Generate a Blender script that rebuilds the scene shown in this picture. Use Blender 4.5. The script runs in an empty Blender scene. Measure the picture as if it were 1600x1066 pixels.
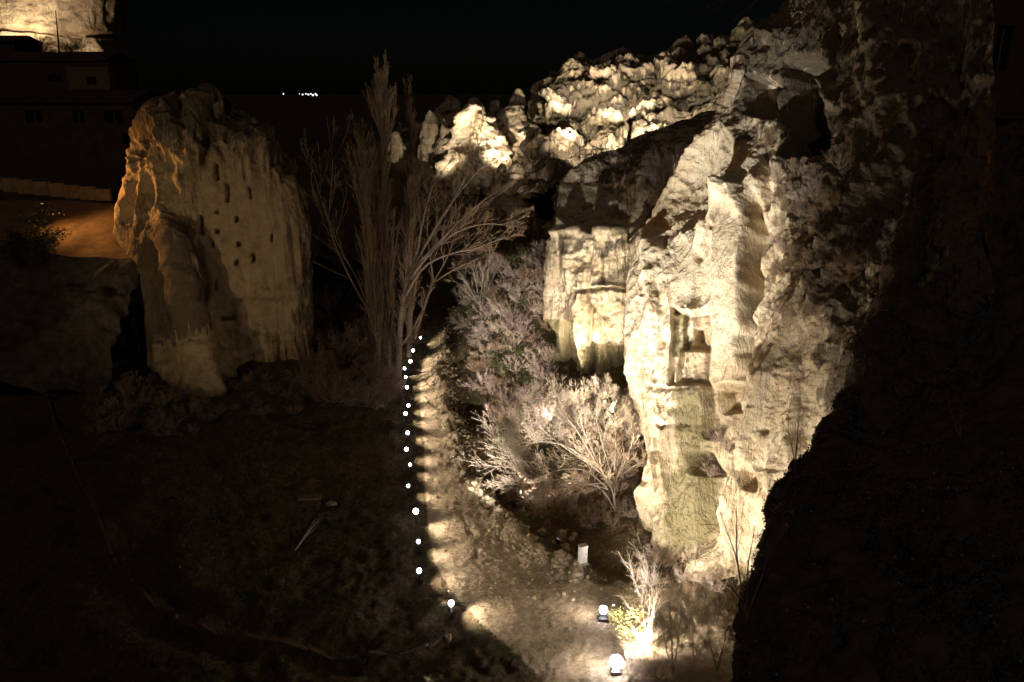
import bpy, math, random
import numpy as np
from mathutils import Vector

random.seed(7)
RNG = np.random.default_rng(11)
SC = bpy.context.scene
COL = SC.collection

# ------------------------------------------------------------------ camera, sky, fill sun, exposure
PITCH = math.radians(17.3); FPX = 1244.0; CAMZ = 25.0
cam_d = bpy.data.cameras.new("camera"); cam = bpy.data.objects.new("camera", cam_d); COL.objects.link(cam)
cam.location = (0, 0, CAMZ); cam.rotation_euler = (math.radians(90) - PITCH, 0, 0)
cam_d.lens = 28.0; cam_d.sensor_width = 36.0; cam_d.clip_start = 0.1; cam_d.clip_end = 6000
SC.camera = cam
W = bpy.data.worlds.new("World"); SC.world = W; W.use_nodes = True
nt = W.node_tree; nt.nodes.clear()
sky = nt.nodes.new("ShaderNodeTexSky"); sky.sky_type = 'NISHITA'; sky.sun_disc = False
sky.sun_elevation = math.radians(40.0); sky.sun_rotation = math.radians(200)
bg = nt.nodes.new("ShaderNodeBackground"); bg.inputs['Strength'].default_value = 0.00025
wo = nt.nodes.new("ShaderNodeOutputWorld")
nt.links.new(sky.outputs[0], bg.inputs[0]); nt.links.new(bg.outputs[0], wo.inputs[0])
sun_d = bpy.data.lights.new("fill_sun", 'SUN'); sun_d.energy = 0.12; sun_d.angle = math.radians(0.5); sun_d.color = (1.0, .78, .58)  # weak warm fill from behind the camera, added to lift the dark hillside
sun = bpy.data.objects.new("fill_sun", sun_d); COL.objects.link(sun); sun.rotation_euler = (math.radians(50), 0, math.radians(-20))
SC.view_settings.view_transform = 'Standard'; SC.view_settings.look = 'None'
SC.view_settings.exposure = 0.0; SC.view_settings.gamma = 1.0; SC.view_settings.use_curve_mapping = False
SC.cycles.use_denoising = True; SC.cycles.max_bounces = 4; SC.cycles.diffuse_bounces = 3
SC.cycles.sample_clamp_indirect = 4.0

CT, ST = math.cos(PITCH), math.sin(PITCH)
def ray(px, py):
    u = (px - 800) / FPX; v = (533 - py) / FPX
    return np.array([u, CT + v * ST, -ST + v * CT])
def at(px, py, Y):
    d = ray(px, py); return np.array([0, 0, CAMZ]) + d * (Y / d[1])
def gpz(px, py, z=0.0):
    d = ray(px, py); return np.array([0, 0, CAMZ]) + d * ((z - CAMZ) / d[2])
def proj(P):
    q = P - np.array([0, 0, CAMZ])
    f = q[..., 1] * CT - q[..., 2] * ST; u = q[..., 0]; v = q[..., 1] * ST + q[..., 2] * CT
    f = np.where(f < .1, .1, f)
    return 800 + FPX * u / f, 533 - FPX * v / f

# ------------------------------------------------------------------ noise
def _h(ix, iy, iz, s):
    h = (ix.astype(np.uint32) * np.uint32(374761393) + iy.astype(np.uint32) * np.uint32(668265263)
         + iz.astype(np.uint32) * np.uint32(2147483647) + np.uint32((s * 974634777) & 0xffffffff))
    h = (h ^ (h >> np.uint32(13))) * np.uint32(1274126177)
    h = h ^ (h >> np.uint32(16)); h = h * np.uint32(2246822519); h = h ^ (h >> np.uint32(15))
    return h.astype(np.float32) / np.float32(4294967295.0)
def vn(p, s=0):
    p = np.asarray(p, dtype=np.float32)
    i = np.floor(p).astype(np.int64); f = p - i; f = f * f * f * (f * (f * 6 - 15) + 10)
    x, y, z = i[..., 0], i[..., 1], i[..., 2]; fx, fy, fz = f[..., 0], f[..., 1], f[..., 2]
    with np.errstate(over='ignore'):
        def L(a, b, t): return a + (b - a) * t
        r = L(L(L(_h(x, y, z, s), _h(x+1, y, z, s), fx), L(_h(x, y+1, z, s), _h(x+1, y+1, z, s), fx), fy),
              L(L(_h(x, y, z+1, s), _h(x+1, y, z+1, s), fx), L(_h(x, y+1, z+1, s), _h(x+1, y+1, z+1, s), fx), fy), fz)
    return r * 2 - 1
def fbm(p, o=4, s=0, g=.5):
    p = np.asarray(p, dtype=np.float32); r = 0; a = 1
    for k in range(o): r = r + a * vn(p * (2.03 ** k) + 17.3 * k, s + k); a *= g
    return r
def ridg(p, o=4, s=0, g=.5):
    p = np.asarray(p, dtype=np.float32); r = 0; a = 1
    for k in range(o): r = r + a * (1 - 2 * np.abs(vn(p * (2.03 ** k) + 9.1 * k, s + k))); a *= g
    return r
def worley(p, s=0):
    p = np.asarray(p, dtype=np.float32); i = np.floor(p).astype(np.int64)
    f1 = np.full(p.shape[:-1], 9., np.float32); f2 = f1.copy(); idv = f1 * 0
    with np.errstate(over='ignore'):
        for dx in (-1, 0, 1):
            for dy in (-1, 0, 1):
                for dz in (-1, 0, 1):
                    c = i + np.array([dx, dy, dz]); a = _h(c[..., 0], c[..., 1], c[..., 2], s)
                    b = _h(c[..., 0], c[..., 1], c[..., 2], s + 5); e = _h(c[..., 0], c[..., 1], c[..., 2], s + 9)
                    d = np.sqrt((c[..., 0] + a - p[..., 0])**2 + (c[..., 1] + b - p[..., 1])**2 + (c[..., 2] + e - p[..., 2])**2)
                    m = d < f1; f2 = np.where(m, f1, np.minimum(f2, d)); idv = np.where(m, a, idv); f1 = np.where(m, d, f1)
    return f1, f2, idv
def sst(a, b, x):
    t = np.clip((x - a) / (b - a), 0, 1); return t * t * (3 - 2 * t)
def box(px, py, x0, x1, y0, y1, s=4.0, sy=None):
    sy = sy or s
    return sst(x0 - s, x0 + s, px) * (1 - sst(x1 - s, x1 + s, px)) * sst(y0 - sy, y0 + sy, py) * (1 - sst(y1 - sy, y1 + sy, py))

# ------------------------------------------------------------------ mesh / object helpers
def mesh_from(name, V, F, attrs=None, smooth=True):
    V = np.asarray(V, dtype=np.float32).reshape(-1, 3)
    me = bpy.data.meshes.new(name)
    Fs = F if isinstance(F, (list, tuple)) else [F]
    Fs = [np.asarray(f, dtype=np.int32) for f in Fs if len(f)]
    me.vertices.add(len(V)); me.vertices.foreach_set("co", V.ravel())
    li = np.concatenate([f.ravel() for f in Fs]); tot = np.concatenate([np.full(len(f), f.shape[1], np.int32) for f in Fs])
    st = np.concatenate([[0], np.cumsum(tot)[:-1]]).astype(np.int32)
    me.loops.add(len(li)); me.loops.foreach_set("vertex_index", li)
    me.polygons.add(len(tot)); me.polygons.foreach_set("loop_start", st); me.polygons.foreach_set("loop_total", tot)
    me.polygons.foreach_set("use_smooth", np.full(len(tot), bool(smooth)))
    for k, a in (attrs or {}).items():
        at_ = me.attributes.new(k, 'FLOAT', 'POINT'); at_.data.foreach_set("value", np.asarray(a, np.float32).ravel())
    me.update(calc_edges=True); me.validate()
    return me
def obj(name, me, mat=None, parent=None, loc=(0, 0, 0)):
    o = bpy.data.objects.new(name, me); COL.objects.link(o); o.location = loc
    if mat is not None and me is not None and not len(me.materials): me.materials.append(mat)
    if parent: o.parent = parent
    return o
def tag(o, label=None, cat=None, group=None, kind=None):
    if label: o['label'] = label
    if cat: o['category'] = cat
    if group: o['group'] = group
    if kind: o['kind'] = kind
    return o
def empty(name, loc, rz=0): 
    o = bpy.data.objects.new(name, None); COL.objects.link(o); o.location = [float(c) for c in loc]; o.rotation_euler = (0, 0, rz)
    o.empty_display_size = .3; return o
def gridfaces(nr, nc):
    i = np.arange(nr * nc).reshape(nr, nc)
    return np.stack([i[:-1, :-1], i[:-1, 1:], i[1:, 1:], i[1:, :-1]], -1).reshape(-1, 4)
class MB:
    def __init__(s): s.v = []; s.q = []; s.t = []; s.n = 0
    def add(s, V, Q=None, T=None):
        s.v.append(np.asarray(V, float).reshape(-1, 3))
        if Q is not None and len(Q): s.q.append(np.asarray(Q) + s.n)
        if T is not None and len(T): s.t.append(np.asarray(T) + s.n)
        s.n += len(s.v[-1]); return s
    def box(s, c, d, rz=0, tilt=None):
        x, y, z = [k / 2 for k in d]
        V = np.array([[-x,-y,-z],[x,-y,-z],[x,y,-z],[-x,y,-z],[-x,-y,z],[x,-y,z],[x,y,z],[-x,y,z]])
        if tilt: 
            a = tilt; V = V @ np.array([[1,0,0],[0,math.cos(a),math.sin(a)],[0,-math.sin(a),math.cos(a)]])
        ca, sa = math.cos(rz), math.sin(rz); V = V @ np.array([[ca, sa, 0], [-sa, ca, 0], [0, 0, 1]])
        return s.add(V + np.array(c), [[0,3,2,1],[4,5,6,7],[0,1,5,4],[1,2,6,5],[2,3,7,6],[3,0,4,7]])
    def bar(s, a, b, r, n=6, r2=None):
        V, Q = tubes(np.array([[a, b]], float), np.array([[r, r2 or r]], float), n); st_ = s.n; s.add(V, Q)
        i = np.arange(n); 
        for off, flip in ((0, 1), (n, 0)):
            base = st_ + off
            s.add(np.array([a if off == 0 else b], float), None, None)
            c = s.n - 1; tr = np.stack([np.full(n, c), base + i, base + (i + 1) % n], -1)
            s.t.append(tr[:, ::-1] if flip else tr)
        return s
    def mesh(s, name, smooth=False):
        return mesh_from(name, np.concatenate(s.v), [np.concatenate(l) for l in (s.q, s.t) if l], smooth=smooth)
def tubes(P, R, n=4):
    """P (T,k,3) poly-lines, R (T,k) radii -> one vertex array and quads."""
    T, k, _ = P.shape
    tan = np.gradient(P, axis=1) if k > 2 else np.repeat(P[:, 1:] - P[:, :1], 2, 1)
    tan = tan / (np.linalg.norm(tan, axis=-1, keepdims=True) + 1e-9)
    ref = np.where(np.abs(tan[:, :1, 2:]) > .9, np.array([1., 0, 0]), np.array([0, 0, 1.]))
    a = np.cross(tan, ref); a /= np.linalg.norm(a, axis=-1, keepdims=True) + 1e-9; b = np.cross(tan, a)
    th = np.arange(n) * 2 * math.pi / n
    V = P[:, :, None] + R[:, :, None, None] * (a[:, :, None] * np.cos(th)[:, None] + b[:, :, None] * np.sin(th)[:, None])
    idx = np.arange(T * k * n).reshape(T, k, n); j = np.roll(idx, -1, 2)
    Q = np.stack([idx[:, :-1], j[:, :-1], j[:, 1:], idx[:, 1:]], -1).reshape(-1, 4)
    return V.reshape(-1, 3), Q
def uvsphere(c, r, nu=12, nv=8, sc=(1, 1, 1)):
    th = np.linspace(0, math.pi, nv + 1)[:, None]; ph = np.arange(nu + 1) * 2 * math.pi / nu
    V = np.stack([np.sin(th) * np.cos(ph), np.sin(th) * np.sin(ph), np.cos(th) + 0 * ph], -1) * r * np.array(sc) + np.array(c)
    return V.reshape(-1, 3), gridfaces(nv + 1, nu + 1)[:, ::-1]
def crom(C, n, axis):
    """Catmull-Rom resample along axis."""
    C = np.moveaxis(np.asarray(C, float), axis, 0); m = len(C)
    t = np.linspace(0, m - 1 - 1e-6, n); i = t.astype(int); f = (t - i).reshape((-1,) + (1,) * (C.ndim - 1))
    g = lambda k: C[np.clip(k, 0, m - 1)]
    a, b, c, d = g(i - 1), g(i), g(i + 1), g(i + 2)
    r = .5 * (2 * b + (c - a) * f + (2 * a - 5 * b + 4 * c - d) * f**2 + (3 * b - a - 3 * c + d) * f**3)
    return np.moveaxis(r, 0, axis)
def gnormals(G):
    du = np.gradient(G, axis=1); dv = np.gradient(G, axis=0); n = np.cross(du, dv)
    return n / (np.linalg.norm(n, axis=-1, keepdims=True) + 1e-9)

# ------------------------------------------------------------------ materials
def newmat(name):
    m = bpy.data.materials.new(name); m.use_nodes = True; t = m.node_tree; t.nodes.clear()
    o = t.nodes.new("ShaderNodeOutputMaterial"); b = t.nodes.new("ShaderNodeBsdfPrincipled")
    t.links.new(b.outputs[0], o.inputs[0]); return m, t, b
class NB:
    def __init__(s, t): s.t = t; s.L = t.links.new
    def n(s, ty, **k):
        x = s.t.nodes.new(ty)
        for a, b in k.items(): setattr(x, a, b)
        return x
    def pos(s, sc=(1, 1, 1)):
        g = s.n("ShaderNodeNewGeometry"); m = s.n("ShaderNodeMapping"); m.inputs['Scale'].default_value = sc
        s.L(g.outputs['Position'], m.inputs[0]); return m.outputs[0]
    def noise(s, v, scale, det=5, rough=.6, dist=0):
        x = s.n("ShaderNodeTexNoise"); x.inputs['Scale'].default_value = scale; x.inputs['Detail'].default_value = det
        x.inputs['Roughness'].default_value = rough; x.inputs['Distortion'].default_value = dist
        s.L(v, x.inputs['Vector']); return x.outputs[0]
    def vor(s, v, scale, f='F1'):
        x = s.n("ShaderNodeTexVoronoi"); x.feature = f; x.inputs['Scale'].default_value = scale; s.L(v, x.inputs['Vector']); return x.outputs[0]
    def ramp(s, v, a, b, lo=0., hi=1.):
        x = s.n("ShaderNodeMapRange"); x.interpolation_type = 'SMOOTHSTEP'
        for i, k in enumerate((a, b, lo, hi)): x.inputs[i + 1].default_value = k
        s.L(v, x.inputs[0]); return x.outputs[0]
    def mix(s, f, a, b):
        x = s.n("ShaderNodeMix"); x.data_type = 'RGBA'
        for sock, v in ((x.inputs[0], f), (x.inputs[6], a), (x.inputs[7], b)):
            if hasattr(v, 'is_linked'): s.L(v, sock)
            elif isinstance(v, (int, float)): sock.default_value = v
            else: sock.default_value = (*v, 1)
        return x.outputs[2]
    def m(s, op, a, b=None):
        x = s.n("ShaderNodeMath"); x.operation = op; x.use_clamp = False
        for sock, v in zip(x.inputs, (a, b)):
            if v is None: continue
            if hasattr(v, 'is_linked'): s.L(v, sock)
            else: sock.default_value = v
        return x.outputs[0]
    def attr(s, name):
        x = s.n("ShaderNodeAttribute"); x.attribute_name = name; return x.outputs['Fac']
    def bump(s, h, strength, dist, nrm=None):
        x = s.n("ShaderNodeBump"); x.inputs['Strength'].default_value = strength; x.inputs['Distance'].default_value = dist
        s.L(h, x.inputs['Height']); 
        if nrm is not None: s.L(nrm, x.inputs['Normal'])
        return x.outputs[0]

def rock_mat(name, base=(.56, .44, .28), base2=(.44, .33, .20), crust_shade=(.075, .06, .042), moss_shade=(.13, .125, .04), k=1.0, streak=.5):
    m, t, b = newmat(name); N = NB(t)
    p = N.pos(); ps = N.pos((1, 1, .16)); ph = N.pos((.6, .6, 2.2))
    big = N.noise(p, .25 * k, 4); mid = N.noise(p, 1.3 * k, 6, .62); st = N.noise(ps, 1.1 * k, 7, .65, .4)
    st2 = N.noise(ps, 3.7 * k, 5, .6, .3); fine = N.noise(p, 9 * k, 6, .7); lay = N.noise(ph, 1.6 * k, 5, .6)
    c = N.mix(N.ramp(mid, .35, .68), base, base2)
    c = N.mix(N.ramp(big, .45, .7, 0, .55), c, (.50, .33, .18))
    c = N.mix(N.ramp(lay, .5, .72, 0, .35), c, (.62, .53, .38))
    c = N.mix(N.ramp(N.m('ADD', big, N.m('MULTIPLY', mid, .6)), .86, 1.05, 0, .5), c, moss_shade)
    ca = N.attr('crust_shade'); mo = N.attr('moss_shade')
    c = N.mix(N.ramp(N.m('ADD', N.m('MULTIPLY', mo, 1.1), N.m('MULTIPLY', N.m('SUBTRACT', mid, .5), 1.2)), .25, .8, 0, .85), c, moss_shade)
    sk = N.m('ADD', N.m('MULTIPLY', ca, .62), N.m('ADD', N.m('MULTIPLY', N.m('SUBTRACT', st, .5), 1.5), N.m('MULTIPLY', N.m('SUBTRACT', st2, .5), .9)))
    c = N.mix(N.ramp(sk, .26, .50, 0, .92), c, crust_shade)
    pit = N.ramp(N.vor(p, 2.6 * k), .05, .16); pitm = N.ramp(N.noise(p, .9 * k, 3), .56, .68)
    c = N.mix(N.m('MULTIPLY', N.m('SUBTRACT', 1.0, pit), pitm), c, crust_shade)
    c = N.mix(N.ramp(fine, .35, .75, 0, .35), c, (.30, .24, .16))
    vm = N.n("ShaderNodeVectorMath"); vm.operation = 'MULTIPLY_ADD'; nz_ = N.n("ShaderNodeTexNoise"); nz_.inputs['Scale'].default_value = .9 * k; nz_.inputs['Detail'].default_value = 5
    t.links.new(p, nz_.inputs['Vector']); t.links.new(nz_.outputs[1], vm.inputs[0]); vm.inputs[1].default_value = (1.6, 1.6, 2.5); t.links.new(N.pos((1, 1, .35)), vm.inputs[2])
    crk = N.vor(vm.outputs[0], .55 * k, 'DISTANCE_TO_EDGE'); ckm = N.m('MULTIPLY', N.m('SUBTRACT', 1.0, N.ramp(crk, .0, .022)), N.ramp(mid, .42, .6))
    grit = N.noise(p, 26 * k, 3, .75); c = N.mix(N.ramp(grit, .58, .76, 0, .32), c, (.22, .17, .11))
    c = N.mix(N.m('MULTIPLY', ckm, .4), c, crust_shade)
    t.links.new(c, b.inputs['Base Color']); b.inputs['Roughness'].default_value = .95; b.inputs['Specular IOR Level'].default_value = .15
    n1 = N.bump(N.m('ADD', st, N.m('MULTIPLY', mid, .7)), 1.0, .35 / k)
    n2 = N.bump(fine, .8, .06 / k, n1); n3 = N.bump(pit, .8, .07 / k, n2); n3 = N.bump(N.m('SUBTRACT', 1.0, ckm), .5, .05 / k, n3)
    t.links.new(n3, b.inputs['Normal']); return m
M_rock = rock_mat("tufa_rock", (.68, .58, .42), (.56, .44, .29), (.085, .068, .048), (.20, .18, .085))
M_rock_warm = rock_mat("tufa_rock_warm", (.50, .38, .22), (.42, .31, .18), (.10, .075, .05))
M_rock_far = rock_mat("boulder_rock", (.58, .48, .34), (.40, .31, .22), (.06, .05, .035), k=.6)

def ground_mat():
    m, t, b = newmat("soil_and_track"); N = NB(t); p = N.pos()
    a = N.noise(p, .5, 6, .62); f = N.noise(p, 4.5, 7, .7); g = N.noise(p, 22, 4, .7); tr = N.attr('track')
    soil = N.mix(N.ramp(f, .35, .7), (.085, .062, .036), (.17, .125, .075))
    soil = N.mix(N.ramp(a, .5, .66), soil, (.07, .072, .03))
    sand = N.mix(N.ramp(f, .3, .72), (.50, .395, .27), (.29, .215, .14))
    sand = N.mix(N.ramp(g, .5, .75, 0, .6), sand, (.14, .10, .06))
    mk = N.ramp(N.m('ADD', tr, N.m('MULTIPLY', N.m('SUBTRACT', f, .5), .9)), .3, .62)
    c = N.mix(mk, soil, sand)
    t.links.new(c, b.inputs['Base Color']); b.inputs['Roughness'].default_value = 1.0; b.inputs['Specular IOR Level'].default_value = .1
    n1 = N.bump(f, 1.0, .26); t.links.new(N.bump(g, 1.0, .06, n1), b.inputs['Normal']); return m
M_ground = ground_mat()
def simple(name, col, rough=.8, col2=None, sc=3., bump=.0, metal=0., spec=.3):
    m, t, b = newmat(name); N = NB(t); p = N.pos(); f = N.noise(p, sc, 6, .65)
    c = N.mix(N.ramp(f, .35, .68), col, col2 or tuple(x * .6 for x in col))
    t.links.new(c, b.inputs['Base Color']); b.inputs['Roughness'].default_value = rough; b.inputs['Metallic'].default_value = metal
    b.inputs['Specular IOR Level'].default_value = spec
    if bump: t.links.new(N.bump(f, .7, bump), b.inputs['Normal'])
    return m
def emis(name, col, s):
    m, t, b = newmat(name); b.inputs['Base Color'].default_value = (.8, .8, .8, 1)
    b.inputs['Emission Color'].default_value = (*col, 1); b.inputs['Emission Strength'].default_value = s; return m
M_bark = simple("bark_grey_brown", (.30, .23, .16), .9, (.15, .11, .075), 4, .02)
M_bark_pale = simple("bark_pale", (.42, .36, .29), .9, (.25, .20, .15), 5, .02)
M_twig = simple("twig_brown", (.40, .28, .18), .9, (.20, .14, .09), 1.5)
M_twig_pale = simple("twig_pale", (.52, .42, .31), .9, (.38, .29, .20), 1.0)
M_twig_mauve = simple("twig_mauve", (.50, .39, .32), .9, (.36, .27, .225), 1.0)
M_leaf_dry = simple("dry_bud_clusters", (.42, .27, .15), .9, (.28, .17, .09), 2)
M_leaf = simple("evergreen_leaf", (.075, .085, .03), .6, (.045, .05, .022), 2)
M_leaf_yel = simple('yellow_green_leaf', (.42, .40, .14), .7, (.30, .27, .10), 3)
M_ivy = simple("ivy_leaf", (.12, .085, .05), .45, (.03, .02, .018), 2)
M_grass = simple("dry_grass", (.22, .17, .09), .95, (.12, .10, .05), 1.2)
M_stone = simple("rubble_stone", (.40, .33, .22), .95, (.24, .19, .12), 5, .05)
M_metal = simple("dark_metal", (.05, .05, .05), .45, None, 8, 0, .8)
M_white = simple("painted_white_steel", (.72, .70, .66), .5, (.62, .60, .56), 4)
M_render = simple("weathered_render", (.11, .075, .05), .95, (.07, .05, .035), 1.2, .03)
M_render_pale = simple("pale_render", (.19, .14, .095), .95, (.2, .14, .10), 1.0, .03)
M_roof = simple("roof_tile", (.10, .06, .04), .9, (.06, .035, .025), 6, .03)
M_window = simple("dark_window_glass", (.012, .012, .014), .2, None, 2, 0, 0, .5)
M_wood = simple("weathered_wood", (.28, .20, .12), .85, (.16, .11, .065), 9, .01)
M_road = simple("upper_road_surface", (.22, .15, .09), .95, (.15, .10, .06), 2, .03)
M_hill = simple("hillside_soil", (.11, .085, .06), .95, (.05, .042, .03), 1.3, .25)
M_lens = emis("lit_lamp_lens", (.95, .93, 1.0), 24.0)
M_lens_hot = emis("lit_floodlight_lens", (.97, .94, 1.0), 60.0)
M_town = emis("far_town_lamp", (.85, .92, 1.0), 2.2)

# ------------------------------------------------------------------ ground
ctrl = []
def c(px, py, z): q = gpz(px, py, z); ctrl.append((q[0], q[1], z))
def cy(px, py, Y): q = at(px, py, Y); ctrl.append(tuple(q))
for px, py in [(690,540),(680,580),(675,620),(680,670),(690,720),(705,780),(740,850),(790,910),(830,960),(850,1010),(870,1060),
               (640,555),(630,640),(620,720),(615,800),(625,880),(660,960),(700,1040)]: c(px, py, 0)
for q in [(560,1000,0),(420,1040,.2),(450,850,.4),(500,700,.5),(380,720,1.3),(340,612,2.2),(455,580,2.4),(230,610,3.2),(130,600,4.0),
          (300,975,.4),(210,910,.9),(150,800,1.8),(80,640,3.4),(45,520,5),(0,900,.6),(0,700,2.5),(180,440,6.5),(100,1040,.2),
          (120,390,8.0),(60,400,7.6),(0,330,9.),(180,330,9.6),(540,600,.8),(560,560,1.0),
          (740,600,-2.3),(752,660,-2.5),(790,730,-2.6),(850,785,-2.5),(930,835,-2.2),(1000,880,-1.6),
          (900,960,0),(960,1050,0),(1050,1050,.1),(1100,1000,.2),(1180,1050,.6),(965,805,-.6),(900,700,.2),(985,740,.3),(870,640,1.4),(950,640,1.8),
          (1020,960,-.2)]: c(*q)
for q in [(780,640,62),(760,560,68),(750,480,73),(790,400,78),(850,500,68),(850,600,63),(870,400,74),(720,470,84),(500,450,85),(480,300,112)]: cy(*q)
for q in [(-12,100,0),(-5,120,0),(0,95,-1),(4,110,1),(-40,110,12),(-60,90,11),(-15,150,6),(20,70,6),(25,55,5),(20,40,1.5),(14,30,1),(30,100,14),
          (0,25,0),(-20,20,0),(-45,30,1),(-60,55,4),(20,15,3),(-20,-20,2),(20,-20,5),(60,60,12),(60,0,12),(-90,60,8),(-90,0,4),(0,170,10),(60,150,15),(-80,150,15)]: ctrl.append(q)
ctrl = np.array(ctrl, float)
def _phi(r2): return np.where(r2 < 1e-9, 0, .5 * r2 * np.log(r2 + 1e-12))
_n = len(ctrl); _K = _phi(((ctrl[:, None, :2] - ctrl[None, :, :2])**2).sum(-1)) + np.eye(_n) * 6.0
_P = np.c_[np.ones(_n), ctrl[:, :2]]; _A = np.block([[_K, _P], [_P.T, np.zeros((3, 3))]])
_w = np.linalg.solve(_A, np.r_[ctrl[:, 2], 0, 0, 0])
def seg_dist(x, y, L):
    d = np.full(np.shape(x), 1e9); 
    for a, b in zip(L[:-1], L[1:]):
        ab = b[:2] - a[:2]; t = np.clip(((x - a[0]) * ab[0] + (y - a[1]) * ab[1]) / (ab @ ab), 0, 1)
        d = np.minimum(d, np.hypot(x - a[0] - t * ab[0], y - a[1] - t * ab[1]))
    return d
def gl(pts, z=0): return [gpz(a, b, z) for a, b in pts]
BERM = gl([(706,528),(690,560),(690,600),(703,640),(716,690),(735,740),(770,785),(812,830),(855,862),(905,885)])
TRACKL = gl([(668,535),(660,560),(657,600),(658,650),(664,700),(664,760),(670,820),(678,880),(710,930),(770,990),(850,1060)])
RUT = gl([(700,640),(712,700),(735,770),(770,830),(800,870),(850,910)])
RUT2 = gl([(716,790),(736,830),(752,865),(790,905)])
EDGE = [gpz(a, b, z) for a, b, z in [(700,985,0),(660,1012,0),(600,1024,0),(520,1020,.05),(440,1008,.15),(370,995,.3),(300,975,.4),(250,948,.6),(210,910,.9),(175,860,1.3),(150,800,1.8),(115,725,2.5),(80,640,3.4),(58,575,4.3),(45,520,5)]]
_bx = np.array([b[0] for b in BERM]); _by = np.array([b[1] for b in BERM]); _o = np.argsort(_by)
_tx = np.array([b[0] for b in TRACKL]); _ty = np.array([b[1] for b in TRACKL]); _o2 = np.argsort(_ty)
def hbase(x, y):
    x = np.asarray(x, float); y = np.asarray(y, float); sh = x.shape; x = x.ravel(); y = y.ravel(); z = np.zeros_like(x)
    for i in range(0, len(x), 40000):
        s = slice(i, i + 40000); r2 = (x[s, None] - ctrl[None, :, 0])**2 + (y[s, None] - ctrl[None, :, 1])**2
        z[s] = _phi(r2) @ _w[:_n] + _w[_n] + _w[_n + 1] * x[s] + _w[_n + 2] * y[s]
    z = np.clip(z, -4, 26); far = sst(110, 190, np.hypot(x, y)); z = z * (1 - far) + 16 * far
    return z.reshape(sh)
def track_mask(x, y):
    xl = np.interp(y, _ty[_o2], _tx[_o2]); xr = np.interp(y, _by[_o], _bx[_o])
    m = sst(-.5, .5, x - xl) * (1 - sst(-.3, .6, x - xr)) * (1 - sst(74, 80, y)) * sst(20, 30, y)
    near = sst(0, 1, 38 - y)     # wide apron in front
    m2 = sst(-1.2, 1, x - xl) * (1 - sst(9, 12, x)) * sst(24, 30, y) * near
    return np.maximum(m, m2 * .75)
def height(x, y, detail=True):
    z = hbase(x, y)
    if detail:
        p = np.stack([x, y, 0 * x], -1); tm = track_mask(x, y)
        db = seg_dist(x, y, BERM)
        z = z + np.exp(-(db / .8)**2) * (.6 + .45 * fbm(p * 1.4, 4, 3)) + np.exp(-(db / 1.8)**2) * .22 + np.exp(-(db / 1.0)**2) * tm * .2 * ridg(p * np.array([1.6, 1.6, 1]), 3, 91)
        wob = .25 * fbm(p * .9, 3, 63); z = z - np.clip(.5 + .9 * fbm(p * .8, 3, 62), 0, 1.3) * (.16 * np.exp(-((seg_dist(x, y, RUT) + wob) / .14)**2) + .16 * np.exp(-((seg_dist(x, y, RUT2) + wob) / .13)**2))
        z = z + (1 - tm) * (.22 * fbm(p * .35, 4, 21) + .10 * fbm(p * 1.5, 3, 8)) + tm * (.06 * fbm(p * .8, 3, 9)) + .055 * fbm(p * 4, 3, 31)
        de = seg_dist(x, y, EDGE)
        z = z - .35 * np.exp(-((de - .9) / .7)**2)
        far = sst(90, 200, np.hypot(x, y)); z = z + far * 4 * fbm(p * .02, 3, 77)
    return z
def warp(lo, hi, a, b, step, g):
    """coordinates: fine step in [a,b], growing outside"""
    mid = list(np.arange(a, b, step)); s = step; x = b; up = []
    while x < hi: up.append(x); s *= g; x += s
    up.append(hi); s = step; x = a; dn = []
    while x > lo: s *= g; x -= s; dn.append(x)
    return np.array(dn[::-1] + mid + up)
gx = warp(-1800, 1800, -13, 13.5, .11, 1.022); gy = warp(-60, 3500, 30, 82, .13, 1.022)
X, Y = np.meshgrid(gx, gy); Z = height(X, Y)
me = mesh_from("ground", np.stack([X, Y, Z], -1), gridfaces(*X.shape), {'track': track_mask(X, Y)})
g_ = obj("ground", me, M_ground); tag(g_, 'dark valley floor of soil and rough grass', kind='structure')
_fx = np.arange(-70, 45, .25); _fy = np.arange(20, 120, .25)
_FX, _FY = np.meshgrid(_fx, _fy); _FZ = height(_FX, _FY)
def hz(x, y):
    u = np.clip((np.asarray(x) + 70) / .25, 0, len(_fx) - 2.001); v = np.clip((np.asarray(y) - 20) / .25, 0, len(_fy) - 2.001)
    i = u.astype(int) if hasattr(u, 'astype') else int(u); j = v.astype(int) if hasattr(v, 'astype') else int(v); fu = u - i; fv = v - j
    return (_FZ[j, i] * (1 - fu) + _FZ[j, i + 1] * fu) * (1 - fv) + (_FZ[j + 1, i] * (1 - fu) + _FZ[j + 1, i + 1] * fu) * fv
def hit(px, py):
    d = ray(px, py); t = np.arange(20, 130, .1); Q = np.array([0, 0, CAMZ]) + t[:, None] * d
    below = Q[:, 2] < hz(Q[:, 0], Q[:, 1]); k = int(np.argmax(below)) if below.any() else 600
    q = Q[k].copy(); q[2] = float(hz(q[0], q[1])); return q

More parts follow.
